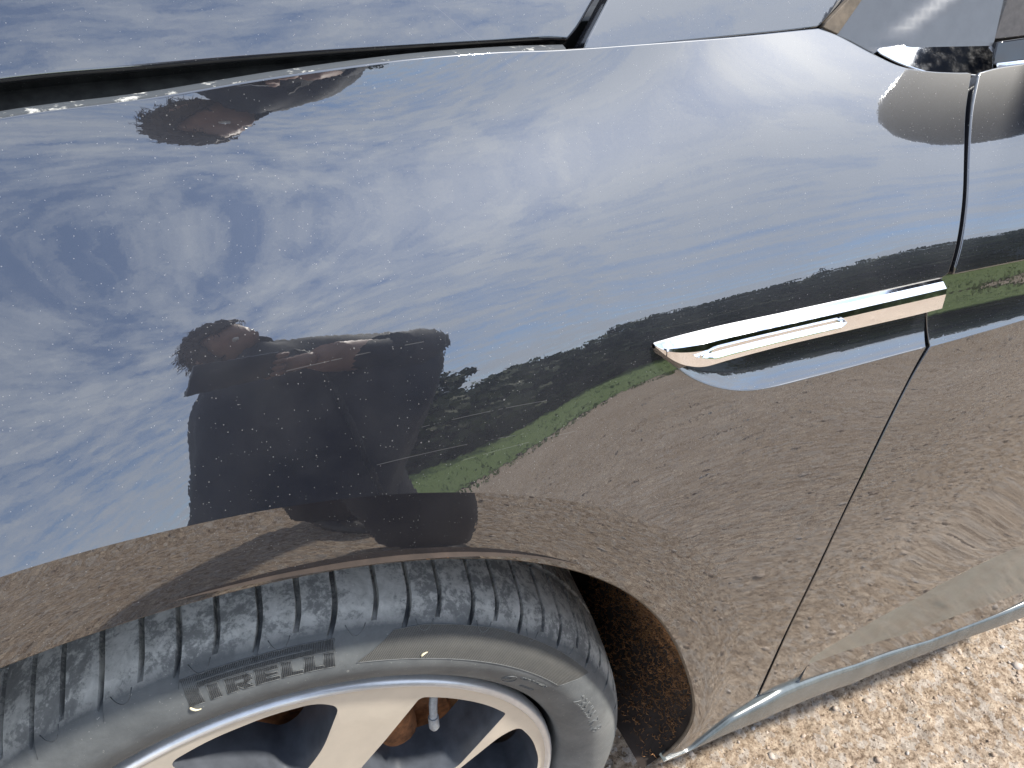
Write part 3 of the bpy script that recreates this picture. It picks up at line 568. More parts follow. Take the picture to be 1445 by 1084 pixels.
# ================================================================= WHEEL (own axes, Y into the car)
WM = Matrix(((9.96752318e-01, 8.05229939e-02, 9.29609206e-04, -0.00805284), (-8.05283598e-02, 9.96685902e-01, 1.15063828e-02, 0.0451142), (0, -1.15438736e-02, 9.99933367e-01, 0.33), (0, 0, 0, 1)))
def wheelpart(o, root=True):
    if root: o.parent = car; o.location = (0, 0, 0); o.matrix_basis = Matrix.Translation(-Vector(car.location)) @ WM
    return o
PROF = arr([(.20, .235), (.06, .250), (.03, .2585), (.016, .2600), (.010, .2640), (.006, .270), (.0, .28), (-.004, .293), (-.0045, .298), (-.004, .303), (.0, .315), (.004, .3215), (.010, .328), (.015, .3315), (.020, .334), (.025, .3363), (.03, .338), (.0375, .3398), (.045, .341), (.06, .343), (.0820, .3450), (.0835, .3450), (.0842, .339), (.0905, .339), (.0912, .3455), (.0927, .3458), (.11, .346), (.135, .346), (.136, .340), (.144, .340), (.145, .346), (.165, .346), (.20, .343), (.225, .335), (.24, .31), (.232, .27), (.20, .250), (.20, .235)])
NS = 74
sip_c = np.arange(NS)*360.0/NS + RNG.uniform(-0.35, 0.35, NS) + 0.6
ang = []
for i in range(NS):
    a0 = sip_c[i]; a1 = sip_c[(i+1) % NS] + (360 if i == NS-1 else 0)
    ang += [(a0+o_, i) for o_ in (-.40, -.27, .0, .27, .40)] + [(a0 + (a1-a0)*f_, -1) for f_ in (.2, .35, .5, .65, .8)]
na = len(ang); V = np.zeros((na, len(PROF), 3))
for k, (a, si) in enumerate(ang):
    inside_s = si >= 0 and abs(((a - sip_c[si] + 180) % 360) - 180) < 0.30
    for j, (y, r) in enumerate(PROF):
        shift = 0.0; dep = 0.0
        if 11 <= j <= 31:
            # sipes run straight across the tread and hook forward as they die out on the shoulder
            e = np.clip((.040 - y)/.036, 0, 1) if j < 24 else 0; shift = 1.7*e**2.0
            if si >= 0: shift += 0
            fade = np.clip((j-11.5)/3.0, 0, 1) if (si % 2 == 0 or si < 0) else np.clip((j-13.0)/3.0, 0, 1)
            if inside_s: dep = 0.0070*fade
            if j in (21, 22, 23, 24, 28, 29, 30): dep = 0.001 if inside_s else 0.0
            if y > 0.065 and y < 0.080 and inside_s and si % 3 == 0: dep = 0
        t_ = rad(a + shift); V[k, j] = ((r-dep)*math.cos(t_), y, (r-dep)*math.sin(t_))
I = np.arange(na*len(PROF)).reshape(na, len(PROF)); F = []
for k in range(na):
    k2 = (k+1) % na
    for j in range(len(PROF)-1): F.append((I[k, j], I[k, j+1], I[k2, j+1], I[k2, j]))
tyre = wheelpart(mesh_np('tyre', V.reshape(-1, 3), F, RUBBER, None, angle=32))
def yprof(r): return np.interp(r, PROF[4:20, 1], PROF[4:20, 0])
def on_tyre(th, r, h): y = yprof(r); return (r*math.cos(rad(th)), y - h, r*math.sin(rad(th)))
# raised lettering and bars, built of fine ribs with a worn outline
rect = []
A, Z = 0.3070, 0.3255
rect += [(98.75, 97.0, 0, 1.0), (97.0, 82.3, .86, 1.0), (97.0, 82.3, .66, .79), (82.3, 79.6, .68, 1.0)]
rect += [(95.9, 94.7, 0, .58)]
rect += [(93.7, 92.5, 0, .56), (92.5, 90.9, .44, .56), (92.5, 90.9, .20, .29), (91.4, 90.55, .24, .52), (92.2, 91.2, .08, .22), (91.6, 90.5, 0, .12)]
rect += [(89.9, 88.7, 0, .57), (88.7, 87.1, .47, .57), (88.7, 87.2, .23, .33), (88.7, 87.0, 0, .11)]
rect += [(86.5, 85.3, 0, .57), (85.3, 83.9, 0, .12)]
rect += [(83.5, 82.3, 0, .57), (82.3, 81.1, 0, .12)]
rect += [(80.9, 79.6, 0, .57)]
def rr_(v): return A + (Z-A)*v
for grp in (rect[:4], rect[4:5], rect[5:11], rect[11:15], rect[15:17], rect[17:19], rect[19:]):
    V = []; F = []
    for (t0, t1, v0, v1) in grp:
        k = max(2, int(round((t0-t1)/0.22))); st = (t0-t1)/k; m_ = 3 if v1-v0 > .3 else 2
        for i in range(k):
            ta = t0 - st*i - st*0.12; tb = ta - st*0.62; b0 = len(V)
            for (tt, h) in ((ta, 0.0), ((ta+tb)/2, 0.00075), (tb, 0.0)):
                for v in np.linspace(v0, v1, m_): V.append(on_tyre(tt, rr_(v), h + 0.0001))
            for q in range(2):
                for s_ in range(m_-1): F.append((b0+q*m_+s_, b0+q*m_+s_+1, b0+(q+1)*m_+s_+1, b0+(q+1)*m_+s_))
    mesh_np('raised_letter', V, F, RIB, tyre, smooth=False)
def outline(poly, wd=0.00042, h=0.0006):
    n = len(poly)
    for i in range(n):
        (ta, va), (tb, vb) = poly[i], poly[(i+1) % n]
        pts = [on_tyre(ta + (tb-ta)*u, rr_(va + (vb-va)*u), h) for u in np.linspace(0, 1, max(2, int(abs(ta-tb)/1.0)+2))]
        OUTP.append(pts)
OUTP = []
outline([(98.85, 1.02), (98.85, -.03), (96.9, -.03), (96.9, .64), (79.5, .64), (79.5, 1.02)]); outline([(97, .835), (82.4, .835)][:2] + [(82.4, .82), (97, .82)])
outline([(96.0, .60), (96.0, -.03), (94.6, -.03), (94.6, .60)]); outline([(93.8, .59), (93.8, -.03), (92.4, -.03), (92.4, .18), (91.7, -.03), (90.3, -.03), (91.2, .22), (90.4, .3), (90.4, .5), (91.0, .59)])
outline([(90.0, .60), (90.0, -.03), (86.9, -.03), (86.9, .13), (88.6, .14), (88.6, .22), (87.1, .22), (87.1, .34), (88.6, .35), (88.6, .45), (87.0, .45), (87.0, .60)])
outline([(86.6, .60), (86.6, -.03), (83.8, -.03), (83.8, .14), (85.2, .14), (85.2, .60)]); outline([(83.6, .60), (83.6, -.03), (81.0, -.03), (81.0, .14), (82.2, .14), (82.2, .60)]); outline([(81.0, .60), (81.0, -.03), (79.5, -.03), (79.5, .60)])
Vt, Ft = tube_mesh(OUTP, [0.00028]*len(OUTP), 4); mesh_np('lettering_outline', Vt, Ft, RIBEDGE, tyre)
# ribbed crescent panel on the sidewall
th_ = np.linspace(0, 1, 60); P = np.zeros((60, 8, 3))
for j, s_ in enumerate(np.linspace(0, 1, 8)):
    for i, u in enumerate(th_):
        tin = 76.4 + (35.2-76.4)*u; tout = 71.4 + (29.6-71.4)*u
        rin = np.interp(u, [0, .25, .6, 1], [.3065, .3045, .3025, .2995]); rout = np.interp(u, [0, .1, .4, .8, 1], [.3265, .3285, .3285, .325, .3235])
        P[i, j] = on_tyre(tin*(1-s_)+tout*s_, rin*(1-s_)+rout*s_, 0.00045)
pb = PB(); pb.grid(P, flip=False); pb.build('ribbed_sidewall_panel', HATCH, tyre)
OUTP = [[tuple(P[i, 0]) for i in range(60)], [tuple(P[-1, j]) for j in range(8)], [tuple(P[i, 7]) for i in range(60)]]
# arcs moulded at the tread's edge
for k in range(26):
    tc_ = 28 + k*4.86*1.0; c_ = []
    if k % 2: continue
    for u in np.linspace(-1, 1, 12): c_.append(on_tyre(tc_ + 1.35*u, 0.3290 - 0.0058*(1-u*u) + 0.002, 0.0002))
    OUTP.append(c_)
for c_ in OUTP:
    Vt, Ft = tube_mesh([c_], [0.00035], 4); mesh_np('moulded_ridge', Vt, Ft, RIBEDGE, tyre)
def tyre_text(txt, th0, r0, size, h=0.0007, mat_=RIBEDGE, name='moulded_text'):
    cu = bpy.data.curves.new('t', 'FONT'); cu.body = txt; cu.size = size; cu.extrude = 0.0004; cu.resolution_u = 2
    to = bpy.data.objects.new('t', cu); col.objects.link(to); dg = bpy.context.evaluated_depsgraph_get(); me = bpy.data.meshes.new_from_object(to.evaluated_get(dg)); bpy.data.objects.remove(to)
    for v in me.vertices:
        r = r0 + v.co.y; th = th0 - math.degrees(v.co.x/r0); p = on_tyre(th, r, h*0.3 + v.co.z); v.co = p
    me.materials.clear(); o = link(name, me, mat_, tyre); return o
tyre_text('0270-T S2WR2', 44.4, 0.2890, 0.0060); tyre_text('0219198', 41.6, 0.2765, 0.0058)
tyre_text('E4', 47.2, 0.2815, 0.0075); tyre_text('235/55 R18', 27.0, 0.2945, 0.0175, 0.0009)
cc = []; 
for u in np.linspace(0, 2*math.pi, 25): cc.append(on_tyre(46.1 + 1.45*math.cos(u), 0.2843 + 0.0065*math.sin(u), 0.0004))
Vt, Ft = tube_mesh([cc], [0.0004], 4); mesh_np('approval_mark_ring', Vt, Ft, RIBEDGE, tyre)

for (th_s, r_s, L_, lab) in ((98.9, 0.3045, 0.0085, 'pale curled straw fragment stuck beside the big first letter of the raised tyre lettering'), (66.6, 0.3065, 0.0055, 'short pale seed husk lying on the ribbed panel of the tyre wall')):
    c_ = [on_tyre(th_s + 0.35*math.sin(u*3) - (L_*u/0.3)*57.3*0.8, r_s + (0.0022*math.cos(u*3.2) if L_ > .006 else 0.004*u), 0.0008 + 0.0012*u*(1-u)) for u in np.linspace(0, 1, 7)]
    Vt, Ft = tube_mesh([c_], [[.0003, .0008, .001, .001, .0009, .0006, .0003]], 6); so_ = wheelpart(mesh_np('straw_fragment', Vt, Ft, STRAW, None), False); so_.matrix_world = WM; tag(so_, lab, 'straw')

# --- alloy rim
def arc2(c, r, a0, a1, n): return [(c[0]+r*math.cos(rad(a0+(a1-a0)*i/n)), c[1]+r*math.sin(rad(a0+(a1-a0)*i/n))) for i in range(n+1)]
def rounded(poly, r, n=5):
    out = []; m = len(poly)
    for i in range(m):
        p0, p1, p2 = map(np.asarray, (poly[i-1], poly[i], poly[(i+1) % m])); rr2 = r[i] if isinstance(r, (list, tuple)) else r
        d0 = (p0-p1)/np.linalg.norm(p0-p1); d1 = (p2-p1)/np.linalg.norm(p2-p1); k = min(rr2, np.linalg.norm(p0-p1)*.45, np.linalg.norm(p2-p1)*.45)
        for u in np.linspace(0, 1, n+1): out.append((1-u)**2*(p1+d0*k) + 2*u*(1-u)*p1 + u*u*(p1+d1*k))
    return np.array(out)
def pr(r, th): return (r*math.cos(rad(th)), r*math.sin(rad(th)))
W2 = [(0.052, 0.094), (0.080, 0.136), pr(.229, 58.8), pr(.2305, 52), pr(.2315, 45), pr(.2325, 38), pr(.2325, 31.0), (0.145, 0.038), (0.085, 0.032)]
ax = 68.0
def mirror(p): 
    r = math.hypot(*p); a = math.degrees(math.atan2(p[1], p[0])); return pr(r, 2*ax - a)
W3 = [pr(.147, 11.9), pr(.207, 22.4), pr(.230, 22.0), pr(.2345, 12.5), pr(.2375, .8), pr(.2375, -8), pr(.226, -13), pr(.159, -10), pr(.126, -3.5), pr(.118, 4)]
rW2 = rounded(W2, [.01, .004, .007, .02, .02, .02, .004, .012, .012]); rW1 = rounded(W3, [.010, .02, .016, .02, .02, .02, .010, .02, .012, .012])
def rot2(P_, a): c_, s_ = math.cos(rad(a)), math.sin(rad(a)); P_ = np.asarray(P_); return np.stack([P_[:, 0]*c_ - P_[:, 1]*s_, P_[:, 0]*s_ + P_[:, 1]*c_], 1)
holes = []
for k in range(4): holes += [rot2(rW2, 90*k), rot2(rW1, 90*k)]
outer = arr([pr(.2445, a) for a in np.arange(0, 360, 3)])
pts = [tuple(p) for p in outer]; edges = [(i, (i+1) % len(outer)) for i in range(len(outer))]; loops = [list(range(len(outer)))]
for h_ in holes:
    b0 = len(pts); pts += [tuple(p) for p in h_]; edges += [(b0+i, b0+(i+1) % len(h_)) for i in range(len(h_))]
g = np.stack(np.meshgrid(np.arange(-.24, .241, .012), np.arange(-.24, .241, .012)), -1).reshape(-1, 2); g = g[np.hypot(g[:, 0], g[:, 1]) < .236]
for h_ in holes: g = g[~inside(g, h_)]; g = g[dist_loop(g, h_) > .006]
pts += [tuple(p) for p in g]
vv, ee, ff, *_ = delaunay_2d_cdt([Vector(p) for p in pts], edges, [], 0, 1e-7)
Q = arr([tuple(v) for v in vv]); T = arr([f for f in ff if len(f) == 3]); cen = Q[T].mean(1); ok = np.hypot(cen[:, 0], cen[:, 1]) < .2445
for h_ in holes: ok &= ~inside(cen, h_)
T = T[ok]; a = Q[T[:, 1]]-Q[T[:, 0]]; b = Q[T[:, 2]]-Q[T[:, 0]]; neg = (a[:, 0]*b[:, 1]-a[:, 1]*b[:, 0]) < 0; T[neg] = T[neg][:, ::-1]
ry = lambda r: 0.0125 + 0.010*np.clip((0.20-r)/0.2, 0, 1)
rq = np.hypot(Q[:, 0], Q[:, 1]); V = np.stack([Q[:, 0], ry(rq), Q[:, 1]], 1)
rim = wheelpart(mesh_np('alloy_wheel', V, T, ALLOY, None, smooth=False))
# window walls, deep and painted grey
V = []; F = []
for h_ in holes:
    b0 = len(V); m = len(h_); c_ = h_.mean(0)
    for (dy, sc, k) in ((0.0, 1.0, 0), (0.0012, 0.992, 1), (0.018, 0.965, 2), (0.052, 0.92, 3)):
        q = c_ + (h_ - c_)*sc; r = np.hypot(h_[:, 0], h_[:, 1])
        for i in range(m): V.append((q[i, 0], ry(r[i]) + dy, q[i, 1]))
    for k in range(3):
        for i in range(m): F.append((b0+k*m+i, b0+k*m+(i+1) % m, b0+(k+1)*m+(i+1) % m, b0+(k+1)*m+i))
mesh_np('spoke_sides', V, F, ALLOYG, rim, angle=40)
def lathe(prof, n=180):
    V = []; F = []; m = len(prof)
    for i in range(n):
        a = 2*math.pi*i/n
        for (y, r) in prof: V.append((r*math.cos(a), y, r*math.sin(a)))
    for i in range(n):
        for j in range(m-1): F.append((i*m+j, i*m+j+1, ((i+1) % n)*m+j+1, ((i+1) % n)*m+j))
    return V, F
V, F = lathe([(0.0125, .2445), (0.0100, .2470), (0.0100, .2490), (0.0112, .2515), (0.0145, .2530), (0.022, .2535), (.03, .250)]); mesh_np('rim_lip', V, F, ALLOYL, rim, angle=50)
V, F = lathe([(0.0640, .150), (0.058, .19), (0.050, .226), (0.062, .232), (.10, .230), (.20, .236)]); 
V2, F2 = lathe([(0.02, .2445), (0.03, .240), (0.055, .236), (.10, .232), (.21, .240)]); mesh_np('rim_barrel', V2, F2, ALLOYG, rim, angle=50)
V, F = lathe([(0.012, .0), (0.010, .028), (0.014, .034), (0.024, .036)], 60); mesh_np('hub_cap', V, F, ALLOYG, rim, angle=40)
# valve
vp = [(0.1360, 0.040, 0.156), (0.1320, 0.033, 0.140), (0.1305, 0.029, 0.126), (0.1300, 0.026, 0.112)]
Vt, Ft = tube_mesh([vp[:3], [vp[2], (0.1300, 0.0262, 0.1135), (0.1299, 0.0258, 0.1105)]], [[.0042, .0042, .0040], [.0052, .0052, .0036]], 14); mesh_np('valve', Vt, Ft, simple('grey_plastic_cap', (0.33, 0.35, 0.37), 0.45, metal=0.3, vscale=300), rim, angle=40)
# brake disc, hat and caliper
V, F = lathe([(0.075, .0), (0.075, .075), (0.090, .080), (0.092, .160), (0.100, .162), (0.112, .160), (0.114, .08)], 90); br = wheelpart(mesh_np('brake_disc', V, F, RUST, None, angle=30))
V, F = lathe([(0.122, .06), (0.120, .205), (0.098, .214), (0.096, .218)], 90); mesh_np('splash_shield', V, F, simple('rusty_shield', (0.22, 0.10, 0.04), 0.8, var=0.6, vscale=12, bmp=0.3), br, angle=30)
bm = bmesh.new(); r0 = bmesh.ops.create_uvsphere(bm, u_segments=28, v_segments=18, radius=1.0)
for v in bm.verts:
    x, y, z = v.co; p_ = 3.0; k = (abs(x)**p_ + abs(y)**p_ + abs(z)**p_)**(-1/p_); v.co = Vector((0.085 + x*k*0.034, 0.083 + y*k*0.026, 0.035 + z*k*0.062))
wheelpart(bm_obj('brake_caliper', bm, RUST, None, 60))

# --- door mirror, above the door line beyond the frame
mir = [(0.98, -0.02, 1.13)]
bm = bmesh.new(); bmesh.ops.create_uvsphere(bm, u_segments=36, v_segments=24, radius=1.0)
for v in bm.verts:
    x, y, z = v.co; k = (abs(x)**2.6 + abs(y)**2.6 + abs(z)**2.6)**(-1/2.6); X = x*k*0.075; 
    if X > 0.03: X = 0.03 + (X-0.03)*0.15
    v.co = Vector((MIRX + X + 0.02*y*k, MIRY + y*k*0.115, MIRZ + z*k*0.075*(1 - 0.12*y)))
mirror_o = bm_obj('door_mirror', bm, simple('glossy_black_housing', (0.004, 0.006, 0.011), 0.25, ior=1.2), car, 50)
bm = bmesh.new(); bmesh.ops.create_circle(bm, cap_ends=True, segments=40, radius=1.0)
for v in bm.verts: v.co = Vector((MIRX + 0.0435, MIRY + v.co.x*0.098, MIRZ + v.co.y*0.058))
bm_obj('mirror_glass', bm, CHROME, mirror_o)
Vt, Ft = tube_mesh([[(MIRX-0.005, MIRY+0.08, MIRZ-0.06), (MIRX-0.01, MIRY+0.14, MIRZ-0.085), (MIRX-0.01, 0.165, 1.03)]], [[.03, .026, .03]], 14); mesh_np('mirror_arm', Vt, Ft, BLACK, mirror_o)

# ================================================================= GROUND
GZ = -0.016
def vnoise(x, y, seed):
    xi = np.floor(x).astype(int); yi = np.floor(y).astype(int); xf = x-xi; yf = y-yi; u = xf*xf*(3-2*xf); v = yf*yf*(3-2*yf)
    def h(a, b): n_ = (a*374761393 + b*668265263 + seed*974711) & 0x7fffffff; n_ = ((n_ ^ (n_ >> 13))*1274126177) & 0x7fffffff; return ((n_ ^ (n_ >> 16)) & 0xffff)/65535.0
    return (h(xi, yi)*(1-u)+h(xi+1, yi)*u)*(1-v) + (h(xi, yi+1)*(1-u)+h(xi+1, yi+1)*u)*v
def height(x, y):
    r = np.hypot(x-.4, y+.4); f = np.clip(1.6 - r/3.5, 0, 1)
    h = 0.010*(vnoise(x*3, y*3, 1)-.5) + 0.006*(vnoise(x*14, y*14, 2)-.5) + f*(0.0055*(vnoise(x*38, y*38, 3)-.5) + 0.0050*np.abs(vnoise(x*90, y*90, 4)-.5) + 0.0035*(vnoise(x*170, y*170, 5)-.5))
    return h*np.clip(1.3 - r/40, 0, 1)
def axis(c_, fine, span, grow, far):
    a = [0.0]; s_ = fine
    while a[-1] < far:
        if a[-1] > span: s_ *= grow
        a.append(a[-1]+s_)
    a = arr(a); return np.concatenate([c_ - a[:0:-1], c_ + a])
gx = axis(0.55, 0.0055, 0.95, 1.055, 420); gy = axis(-0.25, 0.0055, 0.95, 1.055, 420)
GX, GY = np.meshgrid(gx, gy, indexing='ij'); GZZ = GZ - 0.004 + height(GX, GY)
nn_, mm_ = GX.shape
me = bpy.data.meshes.new('gravel_ground'); nv = nn_*mm_; me.vertices.add(nv); me.vertices.foreach_set('co', np.stack([GX, GY, GZZ], -1).astype(np.float32).ravel())
I = np.arange(nv).reshape(nn_, mm_); Fq = np.stack([I[:-1, :-1], I[1:, :-1], I[1:, 1:], I[:-1, 1:]], -1).reshape(-1, 4)
me.loops.add(Fq.size); me.loops.foreach_set('vertex_index', Fq.ravel().astype(np.int32)); me.polygons.add(len(Fq)); me.polygons.foreach_set('loop_start', np.arange(0, Fq.size, 4, dtype=np.int32)); me.update(calc_edges=True)
me.polygons.foreach_set('use_smooth', [True]*len(Fq))
def ground_mat():
    m, t, b = mat('dry_gravel_soil'); c = coords(t)
    a_ = noise(t, c, 1.1, 6, 0.6); b_ = noise(t, c, 70.0, 8, 0.75); d_ = noise(t, c, 210.0, 5, 0.7)
    base = ramp(t, b_, [(0.34, (0.12, 0.082, 0.058)), (0.44, (0.33, 0.255, 0.190)), (0.56, (0.53, 0.435, 0.345)), (0.72, (0.74, 0.65, 0.54))])
    big_ = mixc(t, mth(t, 'MULTIPLY', mth(t, 'SUBTRACT', a_, 0.42), 3.0, clamp=True), (0.80, 0.76, 0.70), (1.0, 1.0, 1.0)); c1 = mixc(t, 1.0, base, big_, 'MULTIPLY')
    v = N(t, 'ShaderNodeTexVoronoi'); setin(v, Scale=120.0); t.links.new(c, v.inputs['Vector'])
    st = ramp(t, v.outputs['Color'], [(0.0, (0.22, 0.17, 0.13)), (0.5, (0.40, 0.35, 0.30)), (0.86, (0.47, 0.42, 0.37)), (1.0, (0.55, 0.51, 0.46))])
    g_ = mth(t, 'MULTIPLY', mth(t, 'GREATER_THAN', noise(t, c, 48, 3, .5), 0.54), 0.7); c2 = mixc(t, g_, c1, st)
    mot = noise(t, c, 36.0, 8, 0.75, 0.3); c2 = mixc(t, mth(t, 'MULTIPLY', mth(t, 'SUBTRACT', 0.44, mot), 4.0, clamp=True), c2, (0.155, 0.115, 0.085)); c3 = mixc(t, mth(t, 'MULTIPLY', mth(t, 'SUBTRACT', 0.46, d_), 9.0, clamp=True), c2, (0.10, 0.07, 0.05))
    t.links.new(c3, b.inputs['Base Color']); setin(b, Roughness=0.95); b.inputs['Specular IOR Level'].default_value = 0.15
    n1_ = bump(t, None, b_, 0.9, 0.008); n2_ = bump(t, None, v.outputs['Distance'], 0.35, 0.004, n1_); bump(t, b, d_, 0.6, 0.003, n2_); return m
ground = link('gravel_ground', me, ground_mat()); tag(ground, kind='structure')
# loose stones
def stone_base(k):
    bm = bmesh.new(); bmesh.ops.create_icosphere(bm, subdivisions=1, radius=1.0); rs = np.random.RandomState(k)
    for v in bm.verts: v.co *= rs.uniform(0.72, 1.18); v.co.z *= 0.62
    V = arr([tuple(v.co) for v in bm.verts]); F = [tuple(v.index for v in f.verts) for f in bm.faces]; bm.free(); return V, arr(F)
bases = [stone_base(k) for k in range(8)]
def stones(name, n, xr, yr, smin, smax, material, power=2.6):
    Vs = []; Fs = []; b0 = 0
    for k in range(n):
        V, F = bases[k % 8]; x = RNG.uniform(*xr); y = RNG.uniform(*yr); s_ = smin + (smax-smin)*RNG.rand()**power; a = RNG.uniform(0, 6.28); c_, sn = math.cos(a), math.sin(a)
        P = V*arr([s_*RNG.uniform(.8, 1.5), s_, s_*RNG.uniform(.6, 1.1)]); P = np.stack([P[:, 0]*c_-P[:, 1]*sn, P[:, 0]*sn+P[:, 1]*c_, P[:, 2]], 1)
        z = GZ - 0.004 + height(arr([x]), arr([y]))[0] + s_*0.12; Vs.append(P + arr([x, y, z])); Fs.append(F + b0); b0 += len(V)
    V = np.concatenate(Vs); F = np.concatenate(Fs); me = bpy.data.meshes.new(name); me.vertices.add(len(V)); me.vertices.foreach_set('co', V.astype(np.float32).ravel()); me.loops.add(F.size); me.loops.foreach_set('vertex_index', F.ravel().astype(np.int32)); me.polygons.add(len(F)); me.polygons.foreach_set('loop_start', np.arange(0, F.size, 3, dtype=np.int32)); me.update(calc_edges=True)
    me.polygons.foreach_set('use_smooth', [True]*len(F)); o = link(name, me, material); tag(o, kind='stuff'); return o
def stone_mat():
    m, t, b = mat('pebble'); c = coords(t); v = N(t, 'ShaderNodeTexVoronoi'); setin(v, Scale=28.0); t.links.new(c, v.inputs['Vector']); n_ = noise(t, c, 200, 6, .7)
    cc_ = ramp(t, v.outputs['Color'], [(0.0, (0.20, 0.145, 0.105)), (0.35, (0.36, 0.27, 0.20)), (0.7, (0.46, 0.38, 0.31)), (0.9, (0.42, 0.42, 0.42)), (1.0, (0.70, 0.66, 0.60))])
    t.links.new(mixc(t, mth(t, 'MULTIPLY', n_, .5), cc_, (0.25, 0.19, 0.14)), b.inputs['Base Color']); setin(b, Roughness=0.85); bump(t, b, n_, .5, .002); return m
STM = stone_mat()
stones('loose_gravel', 9000, (-0.6, 2.0), (-1.0, 0.6), 0.0011, 0.0045, STM); stones('scattered_stones', 9000, (-2.5, 5.0), (-4.0, 0.1), 0.002, 0.010, STM, 2.6)
# grass field, beyond the gravel
def grass_mat():
    m, t, b = mat('meadow_grass'); c = coords(t); a_ = noise(t, c, 0.35, 6, .6); b_ = noise(t, c, 9.0, 8, .75)
    t.links.new(mixc(t, mth(t, 'MULTIPLY', a_, 0.9), ramp(t, b_, [(0.3, (0.045, 0.095, 0.012)), (0.7, (0.14, 0.24, 0.035))]), (0.16, 0.21, 0.055)), b.inputs['Base Color']); setin(b, Roughness=0.9); bump(t, b, b_, 1.0, .05); return m
GRASS = grass_mat()
xx = np.linspace(-60, 110, 171); edge = -6.2 + 0.5*(vnoise(xx*0.35, xx*0, 9)-.5) + 0.25*(vnoise(xx*1.7, xx*0, 10)-.5); P = np.zeros((171, 10, 3))
for j, s_ in enumerate(np.linspace(0, 1, 10)): P[:, j] = np.stack([xx, edge*(1-s_) - 60*s_, np.full(171, GZ + 0.012)], 1)
pb = PB(); pb.grid(P, flip=True); go = pb.build('grass_field', GRASS, None); tag(go, kind='structure')
V = []; F = []
for k in range(9000):
    x = RNG.uniform(-8, 26); y = -5.7 - 10*RNG.rand()**1.8; a = RNG.uniform(0, 6.28); h_ = RNG.uniform(.03, .11); b0 = len(V); dx, dy = math.cos(a)*.012, math.sin(a)*.012
    V += [(x-dx, y-dy, GZ), (x+dx, y+dy, GZ), (x+dy*2, y-dx*2, GZ+h_)]; F.append((b0, b0+1, b0+2))
tag(mesh_np('grass_blades', V, F, GRASS, smooth=False), kind='stuff')

# ================================================================= TREES
BARK = simple('bark', (0.09, 0.07, 0.055), 0.9, var=.4, vscale=9, bmp=.5)
def leaf_mat(name, a_, b_):
    m, t, b = mat(name); c = coords(t); n_ = noise(t, c, 1.3, 6, .7); t.links.new(ramp(t, n_, [(0.3, a_), (0.7, b_)]), b.inputs['Base Color']); setin(b, Roughness=0.8); return m
LEAFS = [leaf_mat('dark_leaves', (0.022, 0.040, 0.014), (0.060, 0.090, 0.030)), leaf_mat('olive_leaves', (0.035, 0.045, 0.018), (0.085, 0.095, 0.04))]
protos = []
for k in range(4):
    rs = np.random.RandomState(50+k); cl_ = [(rs.normal(0, 1.0), rs.normal(0, 1.0), rs.uniform(.2, 4.3), rs.uniform(.7, 1.35)) for _ in range(17)]; V = []; F = []
    for (cx_, cy2, cz_, R_) in cl_:
        m_ = 190; d_ = rs.normal(size=(m_, 3)); d_ /= np.linalg.norm(d_, axis=1)[:, None]; rr3 = R_*rs.uniform(.45, 1.05, m_); pc = d_*rr3[:, None] + arr([cx_, cy2, cz_])
        for p in pc:
            u = rs.normal(size=3); u /= np.linalg.norm(u); v_ = np.cross(u, rs.normal(size=3)); v_ /= np.linalg.norm(v_); s_ = rs.uniform(.13, .26); b0 = len(V)
            V += [p-u*s_, p+v_*s_*.6, p+u*s_, p-v_*s_*.6]; F.append((b0, b0+1, b0+2, b0+3))
    mc = bpy.data.meshes.new('crown'); mc.from_pydata([tuple(v) for v in V], [], F); mc.materials.append(LEAFS[k % 2])
    pths = [[(0, 0, -.1), (0.05, 0, 1.2), (0.0, .08, 2.6), (.1, 0, 3.8)]]; rds = [[.17, .13, .09, .03]]
    for (cx_, cy2, cz_, R_) in cl_[:8]: pths.append([(0.03, 0, max(.6, cz_-1.4)), (cx_*.5, cy2*.5, cz_-.5), (cx_, cy2, cz_)]); rds.append([.06, .045, .02])
    Vt, Ft = tube_mesh(pths, rds, 7); mt = bpy.data.meshes.new('trunk'); mt.from_pydata([tuple(v) for v in Vt], [], Ft); mt.materials.append(BARK); protos.append((mc, mt))
tx = 4.3; ti = 0; words = ['dense', 'ragged', 'rounded', 'leaning']
while tx < 36:
    mc, mt = protos[ti % 4]; s_ = 0.76*RNG.uniform(0.80, 1.18); y = (-15.5 if ti % 2 else -17.5) + RNG.uniform(-.6, .6)
    o = empty('tree', (tx, y, GZ)); o.scale = (s_*1.1, s_*1.1, s_); o.rotation_euler = (0, 0, RNG.uniform(0, 6.28))
    tag(o, 'dark green tree in the row of trees reflected beyond the grass', 'tree', 'row of trees beyond the grass')
    for nm, me_ in (('crown', mc), ('trunk', mt)): q = bpy.data.objects.new(nm, me_); col.objects.link(q); q.parent = o
    tx += RNG.uniform(0.75, 1.2); ti += 1
# low grey shed at the end of the trees
shed = empty('shed', SHED[:3]); tag(shed, 'blue-grey metal shed at the end of the row of trees, reflected in the door', 'shed'); shed.rotation_euler = (0, 0, rad(SHED[3])); SW, SH, SD = 7.0, 2.9, 3.0
SHM = simple('blue_grey_sheet_metal', (0.17, 0.205, 0.25), 0.5, var=.15, vscale=1.0); SHR = simple('dark_roof', (0.05, 0.055, 0.065), .6, var=.2, vscale=2)
def part_local(name, bm, m, parent):
    me = bpy.data.meshes.new(name); bm.to_mesh(me); bm.free(); me.materials.append(m); o = bpy.data.objects.new(name, me); col.objects.link(o); o.parent = parent; return o
bm = bmesh.new(); box_bm(bm, (0, -SD, 0), (SW, 0, SH), 0.05)
for k in range(34): box_bm(bm, (0.1+k*.2, -.001, .1), (.17+k*.2, .03, SH-.1))
part_local('wall', bm, SHM, shed)
